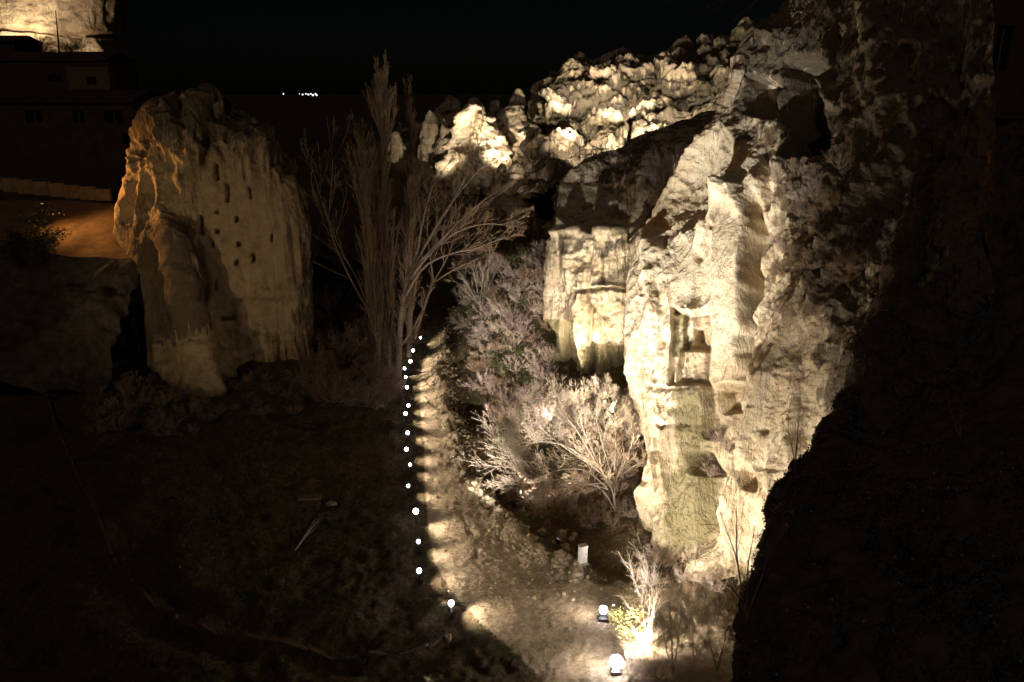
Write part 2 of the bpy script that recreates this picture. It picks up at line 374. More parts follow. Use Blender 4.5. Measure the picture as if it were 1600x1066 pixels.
# ------------------------------------------------------------------ rock sheets
def sheet(name, rows, nr, nc, disp, mat, label, cat, pix=True, extra=None, attrs=None, group=None):
    """rows: control grid of (px,py,Y) (pix) or xyz, bottom to top, left to right as seen."""
    G = np.array([[at(*p) if len(p) == 3 else np.array(p[1]) for p in r] for r in rows]) if pix else np.array(rows, float)
    G = crom(crom(G, nr, 0), nc, 1); Nn = gnormals(G)
    if Nn[:, :, 1].mean() > 0 : Nn = -Nn
    px, py = proj(G); D, A = disp(G, px, py, Nn)
    V = G + Nn * D[..., None]
    base = np.array([V[..., 0].mean(), V[..., 1].mean(), V[0, :, 2].min()])
    F = gridfaces(nr, nc)
    # orient faces toward the camera side
    me = mesh_from(name, V - base, F, A); o = obj(name, me, mat, loc=base); tag(o, label, cat, group)
    return o, V
def raw(p): return (0, tuple(p))     # marker for xyz entries (len 2)

# --- near right cliff
ROWB = [
 [(1052,905,41),(1085,940,38.5),(1130,980,36),(1180,1010,34.5),(1260,1060,33),(1400,1100,30),(1560,1100,27)],
 [(1040,850,42),(1080,862,40.5),(1130,872,38.5),(1180,880,37),(1260,900,35),(1400,950,31),(1560,950,28)],
 [(1017,770,43.5),(1060,765,42.5),(1115,762,41),(1180,760,39),(1260,760,36.5),(1400,760,32),(1560,760,29)],
 [(993,640,46),(1040,640,44.5),(1100,640,43),(1170,640,41),(1270,640,37.5),(1400,640,33),(1560,640,30)],
 [(988,500,47.5),(1040,500,46),(1100,500,45),(1170,500,42.5),(1250,500,39.5),(1400,520,35),(1560,520,32)],
 [(1008,410,50),(1060,400,48),(1110,390,46.5),(1180,380,44.5),(1260,380,42),(1400,400,37),(1560,400,34)],
 [(1075,305,52),(1105,295,50.5),(1140,285,49),(1190,280,46.5),(1270,290,44),(1400,300,39),(1560,300,36)],
 [(1128,205,53),(1150,195,52),(1180,185,50.5),(1220,170,48.5),(1290,160,46),(1400,150,42),(1560,150,39)],
 [(1178,95,54),(1195,85,53.2),(1215,65,52),(1250,30,50.5),(1310,0,48.5),(1420,-40,45),(1560,-60,42)],
]
G0 = [[at(*p) for p in r] for r in ROWB]
for k, r in enumerate(G0):
    r.insert(0, r[0] + np.array([2.0 + .0 * k, 3.0, -.2])); r.insert(0, r[0] + np.array([6.0, 6.0, -.5]))
G0.append([p + np.array([2.5, 5, .6]) for p in G0[-1]]); G0.append([p + np.array([8, 14, 1.0]) for p in G0[-1]])
def dispB(G, px, py, Nn):
    ps = G * np.array([1, 1, .10]); pq = G * np.array([1, 1, .3])
    w = fbm(G * .5, 3, 5) * 5; qx = px + w; qy = py + fbm(G * .45, 3, 6) * 5
    D = .85 * ridg(ps * .24, 2, 41) + .30 * ridg(ps * .7, 3, 42) + .07 * ridg(pq * 1.3, 3, 46) + .07 * fbm(G * 1.7, 4, 43) + .045 * fbm(G * 5, 3, 44)
    rough = sst(0, 90, px - (1180 + (py - 250) * .27)) * (1 - sst(560, 680, py))
    D = D + rough * (.35 * ridg(G * np.array([1.4, 1.4, .5]), 4, 45)) 
    # flank strip of clean rock, alcove with ledge and door, fissures and caves
    smooth = box(qx, qy, 1118, 1172, 330, 605, 14, 20) + box(qx, qy, 1050, 1115, 380, 480, 14, 18); D = D * (1 - .7 * np.clip(smooth, 0, 1))
    D = D + .7 * box(qx, qy, 1120, 1170, 300, 602, 8, 6) + .9 * box(qx, qy, 1180, 1262, 560, 800, 12, 30)
    D = D - 1.5 * box(px + .4 * w, py + 10 * ((px - 1082) / 30)**2 * (py < 520), 1052, 1114, 490, 600, 3, 4) + .7 * box(px, py, 1064, 1104, 548, 598, 3, 3) + .8 * box(px, py, 1050, 1070, 487, 600, 4, 6)
    D = D - .9 * box(px, py, 1085, 1095, 514, 536, 1.2, 1.2)
    D = D - 1.1 * box(qx, qy, 1102, 1116, 596, 680, 3, 6)
    D = D - 1.0 * box(qx, qy, 1126, 1156, 608, 642, 6, 4) - .45 * box(qx, qy, 1124, 1170, 604, 700, 12, 8)
    fx = 1181 - (py - 300) * .045; D = D - 1.1 * np.exp(-((qx - fx) / 5.5)**2) * sst(290, 340, py) * (1 - sst(600, 650, py))
    D = D - 1.8 * box(qx, qy, 1166, 1180, 645, 685, 4, 5) - 1.9 * box(qx, qy, 1080, 1108, 706, 738, 7, 6)
    D = D - 1.2 * box(qx, qy, 1096, 1135, 720, 870, 12, 22) - 1.4 * box(qx, qy, 1178, 1200, 735, 765, 6, 7)
    D = D + .5 * np.exp(-((qx - 1022) / 10)**2)
    D = D - 3.2 * box(qx, qy, 1225, 1300, 95, 240, 8, 9) - 2.6 * box(qx, qy, 1183, 1212, 130, 185, 5, 6)
    D = D + .9 * np.exp(-((qx - 1316 - (py - 60) * .03) / 7)**2) * box(px, py, 1290, 1340, 55, 175, 5, 12)
    D = D - .8 * np.exp(-((qx - 1195 + (py - 300) * .12) / 7)**2) * box(px, py, 1120, 1230, 200, 480, 8, 20)
    # horizontal quarry ledges on the lower face
    for yy, x0, x1, a in ((602, 1010, 1100, .2), (660, 1030, 1100, .22), (730, 1180, 1250, .25)):
        D = D - a * np.exp(-((qy - yy) / 4)**2) * box(px, py, x0, x1, 300, 900, 8)
    for k in range(18):      # scattered pits
        a, bq = random.uniform(1005, 1280), random.uniform(330, 820); s_ = random.uniform(2.5, 6)
        D = D - .45 * np.exp(-((px - a) / s_)**2 - ((py - bq) / (s_ * 1.5))**2)
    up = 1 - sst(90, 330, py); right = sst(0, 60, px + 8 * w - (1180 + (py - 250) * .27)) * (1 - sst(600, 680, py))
    crust_shade = np.clip(.0 + .15 * up + 1.0 * right + .38 * fbm(G * .3, 3, 51), 0, 1.1)  # plant and lichen dark, deepened at upper right to paint the light's falloff
    crust_shade = crust_shade * (1 - .8 * np.clip(smooth, 0, 1)) - .35 * box(qx, qy, 1195, 1265, 590, 780, 10, 20)
    moss_shade = np.clip(.75 * box(qx, qy, 1060, 1110, 600, 860, 20, 25) + .55 * box(qx, qy, 1030, 1075, 740, 860, 15, 20) + .5 * sst(900, 960, py) + .6 * box(px, py, 1050, 1076, 487, 560, 4), 0, 1)
    return D, {'crust_shade': np.clip(crust_shade, 0, 1.1), 'moss_shade': moss_shade}
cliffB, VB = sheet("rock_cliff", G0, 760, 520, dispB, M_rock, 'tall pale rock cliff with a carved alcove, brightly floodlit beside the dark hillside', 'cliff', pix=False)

# --- farther right buttress and its dark table top
ROWA = [
 [(858,660,61),(880,664,59.5),(915,668,58.5),(950,672,58),(995,676,57.5),(1040,680,57)],
 [(862,600,63.5),(885,602,62),(915,604,61),(950,606,60.5),(995,608,60),(1040,610,59)],
 [(861,500,64),(885,500,62.5),(915,500,61.5),(950,500,61),(995,500,60.5),(1040,500,60)],
 [(864,420,64.5),(887,420,63),(915,420,62),(950,420,61.5),(995,420,61),(1045,420,60.5)],
 [(869,345,65),(890,360,63.5),(915,371,62.5),(950,362,62),(995,372,62),(1050,352,61.5)],
 [(870,335,66),(890,350,65),(916,362,64),(950,352,63.8),(995,360,63.5),(1060,332,63)],
 [(873,292,69),(894,290,69.5),(922,292,69),(957,300,68),(1002,300,66.5),(1080,285,65)],
 [(876,284,71),(898,264,71.5),(928,246,72.5),(964,236,74),(1012,211,76),(1140,171,78)],
]
GA = [[at(*p) for p in r] for r in ROWA]
for r in GA:
    r.insert(0, r[0] + np.array([.6, 3.0, -.3])); r.insert(0, r[0] + np.array([2.0, 9, -.6])); r.append(r[-1] + np.array([10, 4, 1]))
GA.append([p + np.array([0, 3, -3.0]) for p in GA[-1]]); GA.append([p + np.array([0, 3, -12.0]) for p in GA[-1]])
def dispA(G, px, py, Nn):
    ps = G * np.array([1, 1, .5]); qx = px + fbm(G * .6, 3, 15) * 4; qy = py + fbm(G * .5, 3, 16) * 4
    face = sst(350, 375, py); D = face * (.6 * ridg(ps * np.array([.33, .33, .12]), 2, 141) + .12 * ridg(ps * 1.0, 3, 142)) + .09 * fbm(G * 1.2, 4, 143) + .04 * fbm(G * 5, 3, 144)
    cap = box(px, py, 860, 1005, 288, 372, 8, 6); D = D * (1 - .75 * cap) + (1 - face) * .35 * (1 - .8 * cap) * fbm(G * .35, 3, 145)
    D = D - 1.1 * box(qx, qy, 862, 903, 504, 640, 3, 3) - .55 * box(qx, qy, 930, 978, 374, 446, 3, 5)
    D = D - .5 * np.exp(-((qy - 452) / 2.5)**2) * box(px, py, 905, 980, 300, 600) - 1.0 * np.exp(-((qx - 984) / 6)**2) * face - .6 * np.exp(-((qx - 925) / 4)**2) * face
    D = D - .9 * box(qx, qy, 905, 990, 535, 680, 10, 8)
    D = D + .5 * np.exp(-((py - 362) / 8)**2)
    crust_shade = np.clip(.12 + (1 - face) * .55 - .35 * cap + .2 * (1 - cap) * fbm(G * .5, 3, 151) + .35 * box(qx, qy, 930, 985, 360, 450, 6), 0, 1)  # brown top; the less lit panel under the lip is painted darker
    moss_shade = np.clip(.95 * box(qx, qy, 850, 903, 500, 680, 5) + .8 * box(qx, qy, 905, 1000, 540, 700, 12) + (1 - face) * .3 + .3 * box(qx, qy, 930, 985, 360, 450, 6), 0, 1)  # green tint also paints the shade on the buttress foot outside the beam
    return D, {'crust_shade': crust_shade, 'moss_shade': moss_shade}
cliffA, VA = sheet("rock_buttress", GA, 420, 300, dispA, M_rock, 'fluted pale rock buttress with a dark flat top, standing beyond the alcove cliff', 'rock face', pix=False)

# --- far boulder slope
ROWC = [
 [(840,300,92),(880,290,92),(930,280,93),(990,260,94),(1060,240,95),(1160,200,92),(1260,180,88)],
 [(846,240,98),(885,235,98),(930,228,99),(990,200,100),(1060,192,100),(1160,165,97),(1260,150,92)],
 [(842,205,103),(885,203,103),(930,198,104),(990,180,105),(1060,165,105),(1160,140,101),(1260,120,96)],
 [(845,160,108),(885,158,108),(930,160,109),(990,150,110),(1060,130,110),(1160,105,106),(1260,90,100)],
 [(850,128,113),(885,122,114),(930,112,116),(990,110,116),(1060,98,116),(1150,75,111),(1260,55,104)],
 [(862,118,116),(905,92,119),(945,98,121),(1010,82,122),(1075,74,120),(1150,55,115),(1260,30,108)],
]
GC = [[at(*p) for p in r] for r in ROWC]
for r in GC: r.insert(0, r[0] + np.array([-.5, 7.0, -2])); r.insert(0, r[0] + np.array([2, 12, -5]))
GC.append([p + np.array([0, 6, -1.0]) for p in GC[-1]]); GC.append([p + np.array([0, 12, -8.0]) for p in GC[-1]])
def dispC(G, px, py, Nn):
    q = G + np.stack([fbm(G * .25, 3, 1), fbm(G * .25, 3, 2), fbm(G * .25, 3, 3)], -1) * 1.6
    f1, f2, idv = worley(q * .2, 4); g1, g2, _ = worley(q * .6, 14)
    D = 1.3 * (sst(0, .5, f2 - f1) - .5) + 1.5 * (idv - .5) + .28 * sst(0, .5, g2 - g1) + .5 * fbm(G * .6, 4, 23) + .15 * fbm(G * 2.5, 3, 24)
    led = np.exp(-((py + fbm(G * .3, 2, 8) * 5 - 152) / 4)**2) * (1 - sst(910, 930, px)) + np.exp(-((py + fbm(G * .3, 2, 8) * 5 - 204) / 5)**2) * (1 - sst(900, 930, px))
    D = D - 2.4 * led
    return D, {'crust_shade': np.clip(.35 + .7 * (1 - sst(.02, .35, f2 - f1)) + .5 * fbm(G * .12, 2, 33) + .5 * sst(1060, 1110, px), 0, 1.1), 'moss_shade': np.clip(fbm(G * .2, 2, 37), 0, .5)}  # darker between the boulders and towards the right end
slopeC, VC = sheet("boulder_slope", GC, 300, 460, dispC, M_rock_far, 'distant floodlit slope of rounded boulders under the night sky', 'rock slope', pix=False)

# --- left outcrop
ROWL = [
 [(188,640,64),(240,650,61),(300,655,58.5),(345,650,60),(400,640,64),(445,620,66),(478,600,68)],
 [(196,570,65),(240,585,62),(300,598,59.5),(338,592,60.5),(395,570,65),(440,562,66.5),(465,545,68)],
 [(200,480,65.5),(235,490,63),(285,500,61.2),(325,500,63),(390,500,65.5),(440,500,66.8),(466,480,68.2)],
 [(200,400,66),(225,400,64),(265,400,63),(315,400,65),(385,400,66.3),(440,400,67),(464,390,68.5)],
 [(192,320,66.5),(215,320,65.5),(255,325,65),(310,320,66),(380,320,66.8),(430,310,67.5),(458,310,69)],
 [(222,255,68),(240,255,67),(270,255,66.5),(315,250,67),(368,250,67.5),(403,250,68),(432,265,69.5)],
 [(240,218,69),(252,212,68),(280,208,67.5),(312,206,68),(345,192,68.3),(375,208,69),(400,228,70)],
 [(248,196,70),(262,188,69.2),(288,184,69),(308,184,69.2),(328,165,69.5),(350,182,70),(372,205,71)],
]
GL = [[at(*p) for p in r] for r in ROWL]
for r in GL:
    r.insert(0, r[0] + np.array([-.5, 4, -.3])); r.append(r[-1] + np.array([-.4, 3.5, -.3])); r.append(r[-1] + np.array([-4, 6, -.3]))
GL.append([p + np.array([0, 2.0, .2]) for p in GL[-1]]); GL.append([p + np.array([0, 5, -3.0]) for p in GL[-1]])
HOLES = [(343,272,3,14),(357,302,4,16),(340,331,4,4),(370,343,3,6),(373,382,4,5),(371,411,4,5),(396,404,3,7),(325,449,4,7),(337,444,2,9),(362,494,14,6),(333,383,2,5),(340,362,5,4),(392,302,2,10),(425,372,2,8),(316,352,4,18)]
def dispL(G, px, py, Nn):
    ps = G * np.array([1, 1, .2]); qx = px + fbm(G * .5, 3, 215) * 4; qy = py + fbm(G * .5, 3, 216) * 4
    D = .5 * ridg(ps * .3, 3, 241) + .2 * ridg(ps * .9, 3, 242) + .1 * fbm(G * 1.5, 4, 243) + .03 * fbm(G * 6, 2, 244)
    sm = box(qx, qy, 318, 460, 290, 520, 16, 25); D = D * (1 - .65 * sm)
    D = D + 1.0 * (1 - sst(200, 330, py)) * ridg(G * np.array([.5, .5, .25]), 3, 245)
    lx = 305 + (py - 420) * .10; D = D + 1.3 * np.exp(-((qx - 272 - (py - 400) * .25) / 16)**2) * box(px, py, 190, 345, 350, 620, 8, 15)
    D = D - 1.6 * np.exp(-((qx - 312 - (py - 440) * .16) / 9)**2) * box(px, py, 270, 350, 380, 520, 6, 12) - 1.3 * np.exp(-((qx - 240 - (py - 400) * .2) / 9)**2) * box(px, py, 190, 345, 380, 560, 8, 15)
    D = D - 1.0 * np.exp(-((qx - 286) / 7)**2) * box(px, py, 260, 320, 165, 240, 6, 10) - 1.0 * np.exp(-((qx - 330 + (py-180)*.1) / 5)**2) * box(px, py, 300, 360, 160, 260, 6, 10)
    D = D - .5 * box(qx, qy, 330, 460, 470, 600, 10, 6)
    hx = px + 1.4 * fbm(G * 2.5, 2, 261); hy = py + 1.4 * fbm(G * 2.5, 2, 262)
    for a, b_, w_, h_ in HOLES: D = D - .7 * box(hx, hy, a - w_ * .8, a + w_ * .8, b_ - h_ * .85, b_ + h_ * .85, .9, 1.2)
    crust_shade = np.clip(.2 + .7 * (1 - sst(200, 300, py)) + 1.0 * (1 - sst(290, 325, px - (py - 430) * .12)) * sst(330, 380, py) * (1 - sst(500, 560, py)) + .25 * fbm(G * .3, 3, 251) + .5 * sst(435, 470, px) - .5 * sm, 0, 1.1)  # dark top, plus the left fin's shading put into the colour
    return D, {'crust_shade': crust_shade, 'moss_shade': np.clip(.3 * sst(480, 520, py), 0, 1)}
rockL, VL = sheet("rock_outcrop", GL, 420, 340, dispL, M_rock_warm, 'tall brown rock outcrop with small square cave openings on the left bank', 'rock', pix=False)

# --- top-left lit cliff
ROWT = [[(-120,120,130),(0,120,130),(50,120,130),(100,120,130),(146,120,131)],
        [(-120,78,131),(0,78,131),(50,80,131),(100,84,131),(144,84,132)],
        [(-120,40,132),(0,45,132),(50,48,132),(100,55,132),(138,45,133)],
        [(-120,0,133),(0,0,133),(50,0,133),(100,0,133),(148,0,134)],
        [(-120,-60,134),(0,-60,134),(50,-60,134),(100,-60,134),(150,-60,135)]]
GT = [[at(*p) for p in r] for r in ROWT]
for r in GT: r.append(r[-1] + np.array([1, 5, 0])); r.append(r[-1] + np.array([-3, 12, 0]))
def dispT(G, px, py, Nn):
    D = .7 * ridg(G * np.array([.12, .12, .05]), 3, 301) + .3 * fbm(G * .5, 4, 302)
    D = D - 1.6 * np.exp(-((py - 50 - (px - 60) * .06) / 3)**2) - 1.0 * box(px, py, 20, 128, 54, 90, 4)
    return D, {'crust_shade': np.clip(.05 + .3 * fbm(G * .2, 2, 303), 0, 1), 'moss_shade': 0 * px}
cliffT, VT = sheet("rock_bluff", GT, 150, 220, dispT, M_rock_far, 'floodlit tan rock bluff high above the dark rooftops', 'rock bluff', pix=False)

# --- far pinnacles
def pinnacle(px, ybase, ytop, wpx, Yd, label, seed, lean=0, mat=M_rock_far, tip=.35):
    b = at(px, ybase, Yd); tpt = at(px + lean, ytop, Yd); h = tpt[2] - b[2]; w = wpx / FPX * Yd / .97 / 2
    nz, na = 84, 72; t = np.linspace(-.6, 1, nz)[:, None]; a = np.linspace(0, 2 * math.pi, na, endpoint=False)
    rad = w * np.sqrt(np.clip(1 - np.clip(t, 0, 1)**3.2, 0, 1)) * (1 - (1 - tip) * .75 * np.clip(t, 0, 1)) * 1.2 * np.array(1.0)
    G = np.stack([np.cos(a) * rad + (tpt[0] - b[0]) * t, np.sin(a) * rad * .9 + 0 * t, h * t + 0 * a], -1)
    G[..., 2] += 0
    Wp = G + b; D = .42 * ridg(Wp * np.array([.4, .4, .16]), 4, seed) + .3 * fbm(Wp * .9, 3, seed + 7)
    rr = G.copy(); k = 1 + D[..., None] * np.array([1, 1, 0]); G = np.concatenate([G * np.array([1, 1, 1]) * 1.0], 0)
    ctr = np.stack([(tpt[0] - b[0]) * t + 0 * a, 0 * t + 0 * a, h * t + 0 * a], -1)
    G = ctr + (G - ctr) * k; G = np.concatenate([G, G[:, :1]], 1)
    cr = np.clip(.25 + .4 * fbm(Wp * .3, 3, seed + 3), 0, 1); cr = np.concatenate([cr, cr[:, :1]], 1)
    me = mesh_from("rock_pinnacle", G, gridfaces(nz, na + 1), {'crust_shade': cr, 'moss_shade': cr * 0}); o = obj("rock_pinnacle", me, mat, loc=b); tag(o, label, 'rock')
pinnacle(742, 246, 152, 58, 140, 'broad domed pinnacle with vertical grooves, brightly lit beyond the bare poplars', 401)
pinnacle(795, 232, 162, 60, 150, 'pale slanting pinnacle leaning right beside the grooved dome', 402, lean=12)
pinnacle(806, 190, 138, 20, 153, 'small narrow knob rising above the pale slanting pinnacle', 403, lean=4, tip=.6)
pinnacle(775, 225, 156, 30, 158, 'dim yellowish pinnacle set back between two bright ones', 404)
pinnacle(672, 250, 172, 26, 150, 'slim rock spire glimpsed through the poplar twigs', 405)
pinnacle(694, 262, 185, 20, 146, 'short grooved rock spire just right of the slim one', 406)
pinnacle(806, 304, 250, 24, 120, 'little bright pinnacle low in the black ravine', 407)
pinnacle(784, 300, 255, 18, 124, 'dim stub of rock left of the little bright pinnacle', 408)
pinnacle(704, 262, 148, 60, 175, 'dark tall rock mass behind the poplar branches', 409)
pinnacle(618, 262, 205, 26, 150, 'faint rock spire behind the tallest poplar', 410)

CR = [(600,250),(612,232),(625,226),(645,215),(660,205),(672,214),(690,222),(705,205),(720,196),(735,200),(752,205),(768,206),(780,204),(796,198),(812,190),(822,196),(832,205)]
GR = [[at(a, 300, 163) for a, b in CR], [at(a, 262, 165) for a, b in CR], [at(a, b, 169) for a, b in CR], [at(a, b, 176) for a, b in CR], [at(a, b + 45, 184) for a, b in CR]]
def dispR(G, px, py, Nn):
    D = 1.3 * ridg(G * np.array([.22, .22, .09]), 4, 601) + .4 * fbm(G * .7, 3, 602); return D, {'crust_shade': np.clip(.3 + .5 * fbm(G * .15, 3, 603), 0, 1), 'moss_shade': 0 * px}
sheet("rock_ridge", GR, 110, 240, dispR, M_rock_far, 'low craggy ridge joining the bright far pinnacles', 'rock ridge', pix=False)

# --- dark foreground hillside, lower right
ROWH = [
 [(1125,1130,16),(1300,1130,14.5),(1500,1130,13),(1750,1130,12)],
 [(1160,975,17.5),(1310,975,16),(1500,975,14.5),(1750,975,13)],
 [(1198,890,19),(1320,890,18),(1500,890,16),(1750,890,14)],
 [(1208,800,21),(1330,785,20.5),(1500,780,18.5),(1750,780,16)],
 [(1245,715,24),(1350,700,24),(1510,690,22),(1750,690,18)],
 [(1295,645,27),(1380,635,28),(1520,620,27),(1750,620,22)],
 [(1350,540,31),(1430,520,32),(1550,500,32),(1750,500,27)],
 [(1410,400,35),(1480,370,37),(1570,340,37),(1750,330,33)],
 [(1450,260,38),(1520,215,40),(1600,190,40),(1760,180,36)],
]
for r, dx in zip(ROWH, (42, 44, 42, 42, 40, 26, 10, 4, 0)): r[0] = (r[0][0] + dx, r[0][1], r[0][2]); r[1] = (r[1][0] + dx * .6, r[1][1], r[1][2])
GH = [[at(*p) for p in r] for r in ROWH]
for r in GH: r.insert(0, r[0] + np.array([.3, 2.5, -2.0])); r.insert(0, r[0] + np.array([2.5, 6, -9.0]))
GH = np.array(GH); GH = crom(crom(GH, 300, 0), 220, 1); NH = gnormals(GH)
if NH[..., 2].mean() < 0: NH = -NH
VH = GH + NH * (.45 * fbm(GH * .45, 4, 501) + .12 * fbm(GH * 2, 4, 502) + .04 * fbm(GH * 7, 2, 503))[..., None]
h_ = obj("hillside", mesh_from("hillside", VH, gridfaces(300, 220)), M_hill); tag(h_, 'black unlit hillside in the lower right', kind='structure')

# ------------------------------------------------------------------ vegetation
def unit(v): return v / (np.linalg.norm(v, axis=-1, keepdims=True) + 1e-9)
def resample(P, n):
    P = np.asarray(P, float); return crom(P, n, 0)
def grow(P, R, m, t0, t1, ang, lf, n, up, curl, rng, rs=.5, absl=None, spread=.35):
    T, k, _ = P.shape; pi = np.repeat(np.arange(T), m); t = rng.uniform(t0, t1, T * m); u = t * (k - 1); i = np.minimum(u.astype(int), k - 2); f = (u - i)[:, None]
    p = P[pi, i] * (1 - f) + P[pi, i + 1] * f; tan = unit(P[pi, i + 1] - P[pi, i]); r0 = (R[pi, i] * (1 - f[:, 0]) + R[pi, i + 1] * f[:, 0]) * rs
    pl = np.linalg.norm(np.diff(P, axis=1), axis=-1).sum(1)[pi] if absl is None else np.full(T * m, absl)
    per = unit(np.cross(tan, rng.normal(size=tan.shape))); a = np.radians(ang) * (1 + spread * rng.normal(size=T * m))[:, None]
    d = np.cos(a) * tan + np.sin(a) * per; L = pl * lf * rng.uniform(.6, 1.15, T * m) * (1 - .45 * t)
    Q = np.zeros((T * m, n, 3)); Q[:, 0] = p
    for s in range(1, n):
        d = unit(d + np.array([0, 0, up / (n - 1)]) + rng.normal(size=d.shape) * curl); Q[:, s] = Q[:, s - 1] + d * (L / (n - 1))[:, None]
    RR = r0[:, None] * np.linspace(1, .3, n)[None]; return Q, RR
def trunk_of(pts, r0, r1, n=14):
    P = resample(pts, n)[None]; return P, np.linspace(r0, r1, n)[None]
def make_tree(name, base, trunks, levels, label, seed, minr=.012, mt=M_bark, mc=M_twig, group=None, cat='tree', nlimb=1):
    """trunks: list of (P,R); levels: grow params; first nlimb levels join the trunk mesh."""
    rng = np.random.default_rng(seed); root = empty(name, base); tag(root, label, cat, group)
    tm, cm = MB(), MB(); cur = trunks
    for P, R in trunks: tm.add(*tubes(P, R, 8))
    for li, L in enumerate(levels):
        nxt = []
        for P, R in cur:
            Q, RR = grow(P, R, rng=rng, **L); RR = np.maximum(RR, minr); nxt.append((Q, RR)); (tm if li < nlimb else cm).add(*tubes(Q, RR, 5 if li < nlimb else 3))
        cur = nxt if not L.get('keep') else nxt
        cur = nxt
    b = np.array(base)
    for mb, nm, mt_ in ((tm, 'trunk', mt), (cm, 'crown', mc)):
        if not mb.v: continue
        mb.v = [v - b for v in mb.v]; obj(nm, mb.mesh(nm, True), mt_, root)
    return root

def poplar(px, ybase, ytop, Yd, label, seed, r=.35, fork=None, m1=26, L1=.38, mc=M_twig):
    m1 = int(m1 * 1.6)
    b = at(px, ybase, Yd); t = at(px + (fork or 0), ytop, Yd); P, R = trunk_of([b - [0, 0, .6], b * .75 + t * .25 + [.15, 0, 0], b * .5 + t * .5, b * .2 + t * .8 + [.1, .1, 0], t], r, .03, 18)
    lv = [dict(m=m1, t0=.06, t1=.92, ang=14, lf=L1, n=8, up=1.1, curl=.05, rs=.4), dict(m=9, t0=.1, t1=.95, ang=15, lf=.42, n=5, up=.5, curl=.07, rs=.6),
          dict(m=6, t0=.15, t1=1, ang=22, lf=.5, n=4, up=.15, curl=.09, rs=.7)]
    return make_tree('bare_poplar', b, [(P, R)], lv, label, seed, minr=.011, mc=mc)
poplar(604, 560, 128, 70, 'tallest bare poplar with tight upright branches, left of the lamp row', 1, .42, -8, 66, .25)
poplar(638, 548, 165, 74, 'slightly shorter bare poplar pressed against the tallest one', 2, .34, 4, 44, .25)
poplar(592, 565, 235, 68, 'bare poplar leaning slightly left at the edge of the poplar clump', 3, .25, -28, 34, .36)

def limbs(base_pts, limbs_pts, r, rl):
    out = [trunk_of([at(*p) for p in base_pts], r, rl * 1.1)]
    for L in limbs_pts: out.append(trunk_of([at(*p) for p in L], rl, .02))
    return out
T = limbs([(622,590,69),(624,540,69),(628,480,69),(640,430,69)],
  [[(640,432,69),(652,395,69),(662,340,69),(680,285,69.5),(715,240,70)], [(640,430,69),(668,378,68.5),(700,325,68),(745,270,67.5),(785,238,67)],
   [(640,436,69),(680,388,68),(720,360,67.5),(760,350,67),(785,352,66.5)], [(640,430,69),(672,372,70),(705,318,71),(735,262,72),(752,215,73)],
   [(642,425,69),(690,375,69),(735,330,69),(775,300,69),(800,285,69)], [(630,470,69),(660,420,67.5),(700,398,67),(745,388,66.5),(790,370,66)]], .34, .13)
make_tree('bare_tree', at(622, 575, 69), T, [dict(m=9, t0=.25, t1=.95, ang=28, lf=.42, n=6, up=.25, curl=.08, rs=.45), dict(m=9, t0=.2, t1=1, ang=30, lf=.5, n=5, up=.15, curl=.1, rs=.6),
   dict(m=6, t0=.2, t1=1, ang=32, lf=.55, n=3, up=.1, curl=.1, rs=.7)], 'spreading bare tree whose pale limbs arch right over the lamps', 5, minr=.013, mt=M_bark_pale, nlimb=1)
T = limbs([(648,530,77),(656,500,77),(668,465,77),(678,440,77)], [[(678,440,77),(700,400,77),(712,360,77),(722,310,77)], [(678,440,77),(672,400,77),(668,350,77),(676,290,77)], [(680,440,77),(712,420,76),(745,405,76),(770,395,76)]], .2, .1)
make_tree('bare_tree', at(648, 530, 77), T, [dict(m=8, t0=.2, t1=.95, ang=30, lf=.4, n=5, up=.25, curl=.08, rs=.45), dict(m=6, t0=.2, t1=1, ang=30, lf=.5, n=4, up=.15, curl=.1, rs=.6), dict(m=4, t0=.2, t1=1, ang=32, lf=.55, n=3, up=.1, curl=.1, rs=.7)],
   'thin crooked bare tree behind the far end of the lamp row', 6, minr=.014, mt=M_bark)
T = limbs([(598,560,72),(585,520,72),(575,485,72)], [[(577,490,72),(560,440,72),(530,385,72),(505,320,72),(485,250,72)], [(577,490,72),(572,440,72),(588,380,72),(585,310,72),(570,240,72)], [(578,490,72),(540,420,71),(515,350,71),(520,260,71),(510,180,71)]], .2, .1)
make_tree('bare_tree', at(598, 560, 72), T, [dict(m=8, t0=.15, t1=.95, ang=28, lf=.4, n=5, up=.3, curl=.08, rs=.45), dict(m=6, t0=.2, t1=1, ang=28, lf=.5, n=4, up=.2, curl=.1, rs=.6), dict(m=4, t0=.2, t1=1, ang=32, lf=.5, n=3, up=.1, curl=.1, rs=.7)],
   'dim bare tree with long limbs reaching left of the poplars', 8, minr=.012)

